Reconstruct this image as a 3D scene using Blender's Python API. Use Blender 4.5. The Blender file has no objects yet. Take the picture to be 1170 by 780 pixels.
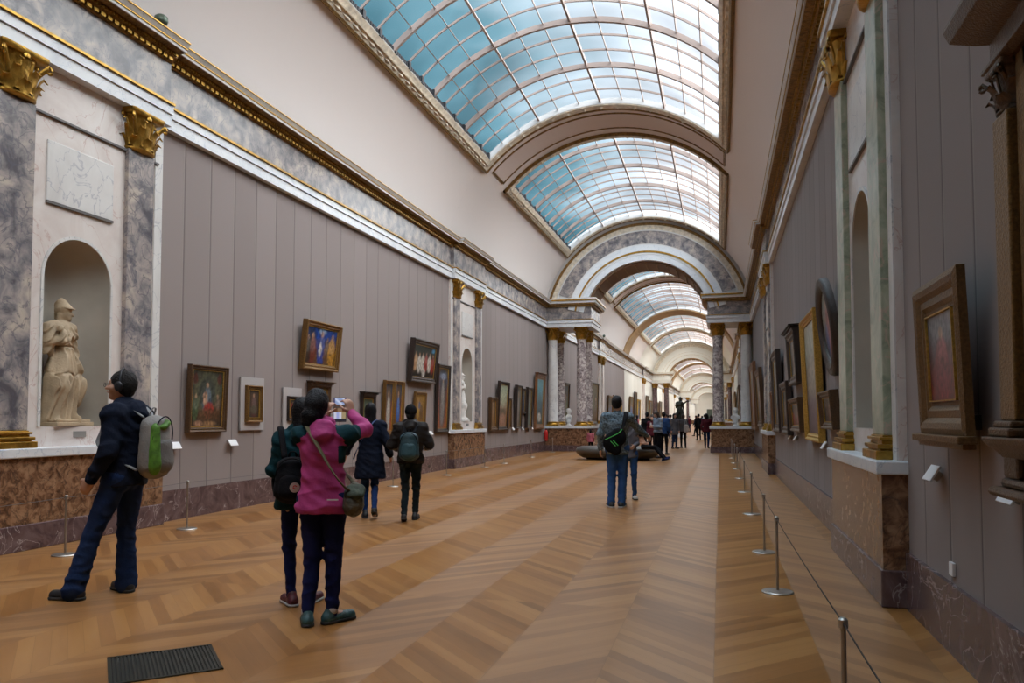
import bpy, bmesh, math, random
import numpy as np
from mathutils import Vector, Matrix, noise
random.seed(7)
SC = bpy.context.scene
COL = SC.collection
PI = math.pi
XL, XR, CX = -7.43, 1.36, -3.035       # side walls, centre line of the gallery
R0, Z0 = 4.48, 5.47                    # vault radius and the height of its centre

# ------------------------------------------------------------------ materials
MATS = {}
def mat(name, col, rough=.6, metal=0., bump=0., bscale=20., var=0., vscale=3., coat=0., sheen=0., emit=None, spec=.5):
    if name in MATS: return MATS[name]
    m = bpy.data.materials.new(name); m.use_nodes = True
    nt = m.node_tree; N = nt.nodes; L = nt.links
    b = N['Principled BSDF']
    b.inputs['Base Color'].default_value = (*col, 1); b.inputs['Roughness'].default_value = rough
    b.inputs['Metallic'].default_value = metal; b.inputs['Coat Weight'].default_value = coat
    b.inputs['Specular IOR Level'].default_value = spec
    if sheen: b.inputs['Sheen Weight'].default_value = sheen
    if emit: b.inputs['Emission Color'].default_value = (*col, 1); b.inputs['Emission Strength'].default_value = emit
    if bump or var:
        tc = N.new('ShaderNodeTexCoord')
    if bump:
        n = N.new('ShaderNodeTexNoise'); n.inputs['Scale'].default_value = bscale; n.inputs['Detail'].default_value = 4
        L.new(tc.outputs['Object'], n.inputs['Vector'])
        bp = N.new('ShaderNodeBump'); bp.inputs['Strength'].default_value = bump; bp.inputs['Distance'].default_value = .02
        L.new(n.outputs['Fac'], bp.inputs['Height']); L.new(bp.outputs['Normal'], b.inputs['Normal'])
    if var:
        n = N.new('ShaderNodeTexNoise'); n.inputs['Scale'].default_value = vscale; n.inputs['Detail'].default_value = 5
        L.new(tc.outputs['Object'], n.inputs['Vector'])
        r = N.new('ShaderNodeValToRGB'); r.color_ramp.elements[0].position = .3; r.color_ramp.elements[1].position = .7
        r.color_ramp.elements[0].color = (*[c*(1-var) for c in col], 1)
        r.color_ramp.elements[1].color = (*[min(1, c*(1+var)) for c in col], 1)
        L.new(n.outputs['Fac'], r.inputs['Fac']); L.new(r.outputs['Color'], b.inputs['Base Color'])
    MATS[name] = m
    return m

def marble(name, stops, scale=2., dist=1.5, vein=(.3, .3, .33), vw=.03, vs=1.4, rough=.25, spec=.5, detail=7):
    """cloudy stone: ramp over noise, thin veins where a second noise crosses its middle"""
    m = bpy.data.materials.new(name); m.use_nodes = True
    nt = m.node_tree; N = nt.nodes; L = nt.links; b = N['Principled BSDF']
    b.inputs['Roughness'].default_value = rough; b.inputs['Specular IOR Level'].default_value = spec
    g = N.new('ShaderNodeNewGeometry')
    n = N.new('ShaderNodeTexNoise'); n.inputs['Scale'].default_value = scale; n.inputs['Detail'].default_value = detail
    n.inputs['Distortion'].default_value = dist; n.inputs['Roughness'].default_value = .6
    L.new(g.outputs['Position'], n.inputs['Vector'])
    r = N.new('ShaderNodeValToRGB'); cr = r.color_ramp
    while len(cr.elements) < len(stops): cr.elements.new(.5)
    for e, (p, c) in zip(cr.elements, stops): e.position = p; e.color = (*c, 1)
    L.new(n.outputs['Fac'], r.inputs['Fac'])
    v = N.new('ShaderNodeTexNoise'); v.inputs['Scale'].default_value = vs; v.inputs['Detail'].default_value = 6
    v.inputs['Distortion'].default_value = 1.2; L.new(g.outputs['Position'], v.inputs['Vector'])
    s = N.new('ShaderNodeMath'); s.operation = 'SUBTRACT'; s.inputs[1].default_value = .5; L.new(v.outputs['Fac'], s.inputs[0])
    a = N.new('ShaderNodeMath'); a.operation = 'ABSOLUTE'; L.new(s.outputs[0], a.inputs[0])
    mr = N.new('ShaderNodeMapRange'); mr.inputs['From Min'].default_value = 0; mr.inputs['From Max'].default_value = vw
    mr.inputs['To Min'].default_value = .75; mr.inputs['To Max'].default_value = 0; L.new(a.outputs[0], mr.inputs['Value'])
    mx = N.new('ShaderNodeMix'); mx.data_type = 'RGBA'; L.new(mr.outputs[0], mx.inputs['Factor'])
    L.new(r.outputs['Color'], mx.inputs['A']); mx.inputs['B'].default_value = (*vein, 1)
    L.new(mx.outputs['Result'], b.inputs['Base Color'])
    return m

M_grey = marble('grey_breccia', [(.34, (.10, .095, .11)), (.45, (.22, .205, .215)), (.54, (.34, .30, .29)), (.66, (.50, .43, .37))], 3.4, .45, (.11, .11, .14), .028, 4.)
M_column = marble('column_breccia', [(.35, (.16, .12, .13)), (.48, (.42, .36, .36)), (.56, (.62, .56, .54)), (.7, (.72, .66, .62))], 5., 1.5, (.2, .14, .15), .03, 5.)
M_pink = marble('pink_white_marble', [(.3, (.60, .52, .49)), (.5, (.70, .64, .61)), (.7, (.76, .72, .70))], 1.4, 1., (.5, .32, .28), .008, 1.6, .3)
M_white = marble('white_marble', [(.3, (.56, .60, .66)), (.5, (.68, .71, .75)), (.7, (.75, .77, .80))], 1.5, 1., (.42, .48, .58), .01, 2.5, .3)
M_panel = marble('pale_panel_marble', [(.3, (.58, .56, .55)), (.5, (.66, .65, .64)), (.7, (.72, .71, .70))], 1.2, 1.5, (.35, .36, .42), .012, 2.0, .3)
M_brown = marble('brown_breccia', [(.33, (.07, .035, .02)), (.45, (.17, .085, .045)), (.55, (.27, .15, .085)), (.7, (.36, .21, .12))], 9., 1., (.06, .04, .03), .02, 5., .22)
M_red = marble('red_veined_marble', [(.33, (.07, .042, .045)), (.5, (.12, .075, .078)), (.66, (.16, .11, .11)), (.75, (.5, .45, .45))], 3., 2.5, (.42, .36, .36), .008, 2.2, .25)
M_green = marble('green_marble', [(.33, (.22, .27, .20)), (.5, (.36, .40, .30)), (.7, (.50, .50, .40))], 3., 2., (.55, .40, .33), .02, 2.5, .3)
M_gold = mat('gilding', (.44, .25, .045), .33, .85, .15, 40, .35, 12)
M_dgold = mat('old_gilding', (.24, .135, .04), .45, .6, .5, 40, .5, 14)
M_vault = mat('vault_paint', (.77, .71, .69), .85)
M_ribp = mat('vault_panel_paint', (.68, .58, .54), .85)
M_cream = mat('cream_moulding', (.70, .63, .52), .7, 0, .4, 30, .25, 8)
M_stucco = mat('white_stucco', (.66, .66, .66), .7)
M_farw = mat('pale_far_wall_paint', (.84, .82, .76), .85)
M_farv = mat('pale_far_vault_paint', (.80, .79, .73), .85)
M_tan = mat('tan_arch_paint', (.42, .27, .13), .7, 0, 0, 1, .15, 1)
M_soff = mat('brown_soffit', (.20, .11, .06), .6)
M_bar = mat('glazing_bar', (.38, .30, .27), .6)
M_dark = mat('dark_metal', (.03, .03, .035), .5, .5)
M_steel = mat('brushed_steel', (.42, .40, .37), .35, .85)
M_label = mat('label_card', (.75, .75, .77), .5)
M_grate = mat('bronze_grate', (.045, .045, .035), .4, .6)
M_skin = mat('skin', (.52, .30, .21), .5, 0, 0, 1, .08, 6)
M_stone = mat('statue_stone', (.42, .32, .21), .65, 0, .3, 40, .25, 4)
M_bust = mat('white_bust_marble', (.72, .70, .68), .5, 0, 0, 1, .1, 5)
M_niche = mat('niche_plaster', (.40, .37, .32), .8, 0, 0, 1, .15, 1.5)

def fabric_mat(name, col, phase, wide):
    m = bpy.data.materials.new(name); m.use_nodes = True
    nt = m.node_tree; N = nt.nodes; L = nt.links; b = N['Principled BSDF']
    b.inputs['Roughness'].default_value = .9; b.inputs['Specular IOR Level'].default_value = .2
    g = N.new('ShaderNodeNewGeometry'); sp = N.new('ShaderNodeSeparateXYZ'); L.new(g.outputs['Position'], sp.inputs[0])
    def M(op, a, c=None):
        n = N.new('ShaderNodeMath'); n.operation = op
        for i, v in enumerate((a, c)):
            if v is None: continue
            if isinstance(v, (int, float)): n.inputs[i].default_value = v
            else: L.new(v, n.inputs[i])
        return n.outputs[0]
    u = M('DIVIDE', M('ADD', sp.outputs['Y'], phase), wide)
    fr = M('FRACT', u)
    d = M('MULTIPLY', M('MINIMUM', fr, M('SUBTRACT', 1., fr)), wide)      # metres to the nearest seam
    line = M('LESS_THAN', d, .009)
    fl = N.new('ShaderNodeTexWhiteNoise'); fl.noise_dimensions = '1D'; L.new(M('FLOOR', u), fl.inputs['W'])
    tone = M('ADD', M('MULTIPLY', fl.outputs['Value'], .10), .95)
    n = N.new('ShaderNodeTexNoise'); n.inputs['Scale'].default_value = 150; L.new(g.outputs['Position'], n.inputs['Vector'])
    mx = N.new('ShaderNodeMix'); mx.data_type = 'RGBA'; L.new(M('MULTIPLY', line, .55), mx.inputs['Factor'])
    mx.inputs['A'].default_value = (*col, 1); mx.inputs['B'].default_value = (*[c*.25 for c in col], 1)
    m2 = N.new('ShaderNodeMix'); m2.data_type = 'RGBA'; m2.blend_type = 'MULTIPLY'; m2.inputs['Factor'].default_value = 1
    L.new(mx.outputs['Result'], m2.inputs['A'])
    cb = N.new('ShaderNodeCombineColor'); [L.new(tone, cb.inputs[i]) for i in range(3)]
    L.new(cb.outputs[0], m2.inputs['B']); L.new(m2.outputs['Result'], b.inputs['Base Color'])
    bp = N.new('ShaderNodeBump'); bp.inputs['Strength'].default_value = .5; bp.inputs['Distance'].default_value = .004
    L.new(M('MINIMUM', d, .03), bp.inputs['Height']); bp.inputs['Distance'].default_value = .5
    L.new(bp.outputs['Normal'], b.inputs['Normal'])
    return m
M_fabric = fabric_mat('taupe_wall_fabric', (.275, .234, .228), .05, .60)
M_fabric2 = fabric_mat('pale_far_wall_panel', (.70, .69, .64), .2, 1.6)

def floor_mat():
    m = bpy.data.materials.new('oak_chevron_parquet'); m.use_nodes = True
    nt = m.node_tree; N = nt.nodes; L = nt.links; b = N['Principled BSDF']
    g = N.new('ShaderNodeNewGeometry'); sp = N.new('ShaderNodeSeparateXYZ'); L.new(g.outputs['Position'], sp.inputs[0])
    X, Y = sp.outputs['X'], sp.outputs['Y']
    def M(op, a, c=None, e=None):
        n = N.new('ShaderNodeMath'); n.operation = op
        for i, v in enumerate((a, c, e)):
            if v is None: continue
            if isinstance(v, (int, float)): n.inputs[i].default_value = v
            else: L.new(v, n.inputs[i])
        return n.outputs[0]
    W = .615; PW = .13
    u = M('DIVIDE', M('ADD', X, .05), W); k = M('FLOOR', u); s = M('SUBTRACT', M('FRACT', u), .5)
    odd = M('FLOORED_MODULO', k, 2.)                      # 0 / 1
    blk = M('FLOOR', M('DIVIDE', M('ADD', Y, .05), 6.0))  # every 6 m the field restarts
    par = M('FLOORED_MODULO', M('ADD', odd, blk), 2.)
    par = odd
    dr = M('SUBTRACT', M('MULTIPLY', par, 2.), 1.)        # -1 / +1
    t = M('ADD', Y, M('MULTIPLY', M('MULTIPLY', dr, s), W*1.02))
    t = M('ADD', t, M('MULTIPLY', blk, .043))
    q = M('DIVIDE', t, PW); pid = M('FLOOR', q); pf = M('FRACT', q)
    cv = N.new('ShaderNodeCombineXYZ'); L.new(k, cv.inputs[0]); L.new(pid, cv.inputs[1]); L.new(blk, cv.inputs[2])
    wn = N.new('ShaderNodeTexWhiteNoise'); wn.noise_dimensions = '3D'; L.new(cv.outputs[0], wn.inputs['Vector'])
    # grain: noise stretched along the plank
    al = M('MULTIPLY', M('SUBTRACT', X, M('MULTIPLY', dr, Y)), .7)
    ac = M('MULTIPLY', M('ADD', M('MULTIPLY', X, dr), Y), .7)
    gv = N.new('ShaderNodeCombineXYZ'); L.new(M('MULTIPLY', al, 1.5), gv.inputs[0]); L.new(M('MULTIPLY', ac, 15.), gv.inputs[1]); L.new(M('MULTIPLY', wn.outputs['Value'], 37.), gv.inputs[2])
    gn = N.new('ShaderNodeTexNoise'); gn.inputs['Scale'].default_value = 1.; gn.inputs['Detail'].default_value = 2; L.new(gv.outputs[0], gn.inputs['Vector'])
    big = N.new('ShaderNodeTexNoise'); big.inputs['Scale'].default_value = .35; big.inputs['Detail'].default_value = 3; L.new(g.outputs['Position'], big.inputs['Vector'])
    f = M('ADD', M('MULTIPLY', wn.outputs['Value'], .55), M('ADD', M('MULTIPLY', gn.outputs['Fac'], .4), M('MULTIPLY', big.outputs['Fac'], .25)))
    r = N.new('ShaderNodeValToRGB'); cr = r.color_ramp; cr.elements.new(.5)
    for e, (p, c) in zip(cr.elements, [(.2, (.185, .078, .021)), (.55, (.30, .134, .039)), (.95, (.40, .20, .066))]): e.position = p; e.color = (*c, 1)
    L.new(f, r.inputs['Fac'])
    e1 = M('MINIMUM', pf, M('SUBTRACT', 1., pf)); e2 = M('MULTIPLY', M('SUBTRACT', .5, M('ABSOLUTE', s)), W/PW)
    ed = M('LESS_THAN', M('MINIMUM', e1, e2), .018)
    mx = N.new('ShaderNodeMix'); mx.data_type = 'RGBA'; L.new(M('MULTIPLY', ed, .3), mx.inputs['Factor'])
    L.new(r.outputs['Color'], mx.inputs['A']); mx.inputs['B'].default_value = (.09, .04, .012, 1)
    L.new(mx.outputs['Result'], b.inputs['Base Color'])
    L.new(M('ADD', M('MULTIPLY', big.outputs['Fac'], .10), .26), b.inputs['Roughness'])
    b.inputs['Specular IOR Level'].default_value = .5
    b.inputs['Anisotropic'].default_value = .8
    tv = N.new('ShaderNodeCombineXYZ'); tv.inputs[0].default_value = .707; L.new(M('MULTIPLY', dr, .707), tv.inputs[1]); L.new(tv.outputs[0], b.inputs['Tangent'])
    return m
M_floor = floor_mat()

def glass_mat(name, tint, trans, sc):
    m = bpy.data.materials.new(name); m.use_nodes = True
    nt = m.node_tree; N = nt.nodes; L = nt.links; N.remove(N['Principled BSDF']); out = N['Material Output']
    tr = N.new('ShaderNodeBsdfTransparent'); tl = N.new('ShaderNodeBsdfTranslucent'); gl = N.new('ShaderNodeBsdfGlossy')
    gl.inputs['Roughness'].default_value = .15; gl.inputs['Color'].default_value = (.5, .5, .5, 1)
    g = N.new('ShaderNodeNewGeometry')
    n = N.new('ShaderNodeTexNoise'); n.inputs['Scale'].default_value = sc; n.inputs['Detail'].default_value = 2; L.new(g.outputs['Position'], n.inputs['Vector'])
    r = N.new('ShaderNodeValToRGB'); r.color_ramp.elements[0].position = .35; r.color_ramp.elements[1].position = .65
    r.color_ramp.elements[0].color = (*[c*trans*.62 for c in tint], 1); r.color_ramp.elements[1].color = (*[c*trans for c in tint], 1)
    L.new(n.outputs['Fac'], r.inputs['Fac']); L.new(r.outputs['Color'], tr.inputs['Color']); L.new(r.outputs['Color'], tl.inputs['Color'])
    a = N.new('ShaderNodeMixShader'); a.inputs[0].default_value = .02; L.new(tr.outputs[0], a.inputs[1]); L.new(tl.outputs[0], a.inputs[2])
    c = N.new('ShaderNodeMixShader'); c.inputs[0].default_value = .04; L.new(a.outputs[0], c.inputs[1]); L.new(gl.outputs[0], c.inputs[2])
    L.new(c.outputs[0], out.inputs['Surface'])
    return m
M_glass = glass_mat('dimmed_near_roof_glass', (.93, .98, 1.), .8, .45)  # lower transmission set to dim the daylight in the near bays
M_glass2 = glass_mat('brightened_far_roof_glass', (1., 1., .97), 1., .2)  # whiter, fuller transmission set to brighten the far bays

# ------------------------------------------------------------------ mesh helpers
class MB:
    def __init__(s): s.v = []; s.f = []
    def add(s, vs, fs):
        o = len(s.v); s.v += [tuple(v) for v in vs]; s.f += [tuple(i+o for i in f) for f in fs]; return s
    def box(s, x0, x1, y0, y1, z0, z1):
        if x0 > x1: x0, x1 = x1, x0
        return s.add([(x, y, z) for x in (x0, x1) for y in (y0, y1) for z in (z0, z1)],
                     [(0, 1, 3, 2), (4, 6, 7, 5), (0, 4, 5, 1), (2, 3, 7, 6), (0, 2, 6, 4), (1, 5, 7, 3)])
    def loft(s, rings, close=True, cap=True):
        n = len(rings[0]); vs = [p for r in rings for p in r]; fs = []
        for i in range(len(rings)-1):
            for j in range(n if close else n-1):
                k = (j+1) % n; fs.append((i*n+j, i*n+k, (i+1)*n+k, (i+1)*n+j))
        if cap and close: fs.append(tuple(range(n))[::-1]); fs.append(tuple((len(rings)-1)*n+j for j in range(n)))
        return s.add(vs, fs)
    def ext_y(s, prof, ya, yb):                 # closed (x, z) outline extruded along the gallery
        return s.loft([[(x, ya, z) for x, z in prof], [(x, yb, z) for x, z in prof]])
    def arc(s, prof, a0, a1, n):                # closed (r, y) outline swept round the vault axis, degrees from the top
        rings = []
        for i in range(n+1):
            a = math.radians(a0+(a1-a0)*i/n); sn, cs = math.sin(a), math.cos(a)
            rings.append([(CX+r*sn, y, Z0+r*cs) for r, y in prof])
        return s.loft(rings)
    def lathe(s, prof, c=(0, 0, 0), n=24, sx=1., sy=1.):
        rings = [[(c[0]+r*sx*math.cos(2*PI*j/n), c[1]+r*sy*math.sin(2*PI*j/n), c[2]+z) for j in range(n)] for r, z in prof]
        return s.loft(rings)
    def tube(s, pts, r, n=8, cap=True):
        pts = [Vector(p) for p in pts]; rings = []
        up = Vector((0, 0, 1))
        for i, p in enumerate(pts):
            d = (pts[min(i+1, len(pts)-1)]-pts[max(i-1, 0)]).normalized()
            u = d.cross(up)
            if u.length < .05: u = d.cross(Vector((1, 0, 0)))
            u.normalize(); w = d.cross(u)
            rr = r[i] if isinstance(r, (list, tuple)) else r
            ru, rw = rr if isinstance(rr, tuple) else (rr, rr)
            rings.append([tuple(p+u*math.cos(2*PI*j/n)*ru+w*math.sin(2*PI*j/n)*rw) for j in range(n)])
        return s.loft(rings, True, cap)
    def xf(s, M):
        s.v = [tuple(M @ Vector(v)) for v in s.v]; return s

def obj(name, mb, m, parent=None, smooth=False, bevel=0, kind=None, auto=None):
    me = bpy.data.meshes.new(name); me.from_pydata(mb.v, [], mb.f); me.update()
    bm = bmesh.new(); bm.from_mesh(me); bmesh.ops.recalc_face_normals(bm, faces=bm.faces[:]); bm.to_mesh(me); bm.free()
    me.materials.append(m)
    if smooth: me.shade_smooth()
    if auto:
        me.shade_smooth()
        try: me.set_sharp_from_angle(angle=math.radians(auto))
        except Exception: pass
    o = bpy.data.objects.new(name, me); COL.objects.link(o)
    if parent: o.parent = parent
    if bevel:
        b = o.modifiers.new('bevel', 'BEVEL'); b.width = bevel; b.segments = 2; b.limit_method = 'ANGLE'
    if kind: o['kind'] = kind
    return o
def struct(name, mb, m, parent=None, **k): return obj(name, mb, m, parent, kind='structure', **k)
def empty(name, loc=(0, 0, 0), rz=0., rx=0.):
    o = bpy.data.objects.new(name, None); COL.objects.link(o); o.location = loc; o.rotation_euler = (rx, 0, rz); o.empty_display_size = .1
    return o
def tag(o, label, cat, group=None):
    o['label'] = label; o['category'] = cat
    if group: o['group'] = group
    return o
def dup(root, loc=None, rz=None, label=None):
    r = root.copy(); COL.objects.link(r)
    if loc is not None: r.location = loc
    if rz is not None: r.rotation_euler = (r.rotation_euler[0], 0, rz)
    if label: r['label'] = label
    for ch in list(root.children):
        c = ch.copy(); COL.objects.link(c); c.parent = r
        for g in list(ch.children):
            d = g.copy(); COL.objects.link(d); d.parent = c
    return r

# ------------------------------------------------------------------ smooth-union field, meshed by surface nets
class Field:
    def __init__(s, h): s.h = h; s.ops = []
    def cap(s, a, b=None, ra=.05, rb=None, sc=(1, 1, 1), R=None, k=.02, sub=False):
        a = np.array(a, float); b = a.copy() if b is None else np.array(b, float)
        s.ops.append(('cap', a, b, ra, ra if rb is None else rb, np.array(sc, float), None if R is None else np.array(R, float), k, sub)); return s
    def cut(s, n, off): s.ops.append(('cut', np.array(n, float), off)); return s       # keep n.p <= off
    def warp(s, fn): s.ops.append(('warp', fn)); return s
    def mesh(s):
        h = s.h; lo = np.full(3, 9e9); hi = -lo
        for o in s.ops:
            if o[0] == 'cap' and not o[8]:
                r = max(o[3], o[4])*o[5].max() if o[6] is not None else max(o[3], o[4])*o[5]
                lo = np.minimum(lo, np.minimum(o[1], o[2])-r); hi = np.maximum(hi, np.maximum(o[1], o[2])+r)
        lo -= 3*h; hi += 3*h; n = np.ceil((hi-lo)/h).astype(int)+1
        V = np.full(n, .5, np.float32); ax = [lo[i]+h*np.arange(n[i]) for i in range(3)]
        for o in s.ops:
            if o[0] == 'cap':
                _, a, b, ra, rb, sc, R, k, sub = o; r = max(ra, rb)*sc.max(); mg = r+k+3*h
                i0 = [max(0, int((min(a[i], b[i])-mg-lo[i])/h)) for i in range(3)]
                i1 = [min(n[i], int((max(a[i], b[i])+mg-lo[i])/h)+2) for i in range(3)]
                if any(i1[i] <= i0[i] for i in range(3)): continue
                c = (a+b)/2
                P = np.stack(np.meshgrid(*[ax[i][i0[i]:i1[i]] for i in range(3)], indexing='ij'), -1)-c
                A, B = a-c, b-c
                if R is not None: P = P@R; A = A@R; B = B@R
                P = P/sc; A = A/sc; B = B/sc; ab = B-A; L2 = float(ab@ab)
                t = np.clip(((P-A)@ab)/L2, 0, 1) if L2 > 1e-9 else np.zeros(P.shape[:-1])
                q = P-A-t[..., None]*ab; d = (np.sqrt((q*q).sum(-1))-(ra+(rb-ra)*t))
                # scale back along the local direction, so flat shapes keep an even skin
                ql = np.sqrt((q*q).sum(-1))+1e-9; w = np.sqrt(((q*sc)**2).sum(-1))/ql; d = d*w
                sl = tuple(slice(i0[i], i1[i]) for i in range(3)); v = V[sl]
                if sub: V[sl] = np.maximum(v, -d)
                else:
                    hh = np.clip(.5+.5*(v-d)/k, 0, 1); V[sl] = v+(d-v)*hh-k*hh*(1-hh)
            elif o[0] == 'cut':
                nn = o[1]; V = np.maximum(V, (ax[0]*nn[0])[:, None, None]+(ax[1]*nn[1])[None, :, None]+(ax[2]*nn[2])[None, None, :]-o[2])
            else:
                band = np.abs(V) < 6*h; idx = np.nonzero(band)
                V[idx] += o[1](ax[0][idx[0]], ax[1][idx[1]], ax[2][idx[2]])
        ins = V < 0
        c = np.zeros([m-1 for m in n], np.int8)
        for dx in (0, 1):
            for dy in (0, 1):
                for dz in (0, 1): c += ins[dx:n[0]-1+dx, dy:n[1]-1+dy, dz:n[2]-1+dz]
        act = (c > 0) & (c < 8); I = np.argwhere(act); ids = np.full(c.shape, -1, np.int32); ids[act] = np.arange(len(I))
        acc = np.zeros((len(I), 3)); cnt = np.zeros(len(I))
        cor = [(x, y, z) for x in (0, 1) for y in (0, 1) for z in (0, 1)]
        for p in cor:
            for i in range(3):
                if p[i]: continue
                q = list(p); q[i] = 1; q = tuple(q)
                va = V[I[:, 0]+p[0], I[:, 1]+p[1], I[:, 2]+p[2]]; vb = V[I[:, 0]+q[0], I[:, 1]+q[1], I[:, 2]+q[2]]
                m = (va < 0) != (vb < 0); t = np.where(m, va/np.where(m, va-vb, 1), 0)
                pt = np.tile(np.array(p, float), (len(I), 1)); pt[:, i] = t
                acc[m] += pt[m]; cnt += m
        W = (I+acc/np.maximum(cnt, 1)[:, None])*h+lo
        faces = []
        for i in range(3):
            j, k = (i+1) % 3, (i+2) % 3
            sa = [slice(None)]*3; sb = [slice(None)]*3; sa[i] = slice(0, -1); sb[i] = slice(1, None)
            A = ins[tuple(sa)]; B = ins[tuple(sb)]; E = np.argwhere(A != B)
            E = E[(E[:, j] > 0) & (E[:, k] > 0) & (E[:, j] < n[j]-1) & (E[:, k] < n[k]-1)]
            def g(dj, dk):
                q = E.copy(); q[:, j] -= dj; q[:, k] -= dk; return ids[q[:, 0], q[:, 1], q[:, 2]]
            Q = np.stack([g(1, 1), g(0, 1), g(0, 0), g(1, 0)], -1)
            fl = ~A[E[:, 0], E[:, 1], E[:, 2]]; Q[fl] = Q[fl][:, ::-1]; faces.append(Q)
        F = np.concatenate(faces); F = F[(F >= 0).all(1)]
        return W, F
def fobj(name, fld, m, parent=None, scale=1., wr=0., wrs=(6, 6, 9), seed=0., panels=()):
    W, F = fld.mesh(); W0 = W; W = W*scale
    me = bpy.data.meshes.new(name); me.from_pydata(W.tolist(), [], F.tolist()); me.update()
    if wr and len(W) < 60000:
        nr = np.zeros(len(W)*3, np.float32); me.vertices.foreach_get('normal', nr); nr = nr.reshape(-1, 3)
        d = np.array([noise.ridged_multi_fractal(Vector((p[0]*wrs[0]+seed, p[1]*wrs[1], p[2]*wrs[2])), 1., 2., 2, .7, 1.2) for p in W])
        W = W+nr*((d-d.mean())*wr)[:, None]; me.vertices.foreach_set('co', W.astype(np.float32).ravel()); me.update()
    me.shade_smooth(); me.materials.append(m)
    for i, (pm, fn) in enumerate(panels):
        me.materials.append(pm); C = W0[F].mean(1); msk = fn(C[:, 0], C[:, 1], C[:, 2])
        idx = np.zeros(len(F), np.int32); me.polygons.foreach_get('material_index', idx); idx[msk] = i+1; me.polygons.foreach_set('material_index', idx)
    o = bpy.data.objects.new(name, me); COL.objects.link(o)
    if parent: o.parent = parent
    return o
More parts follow.
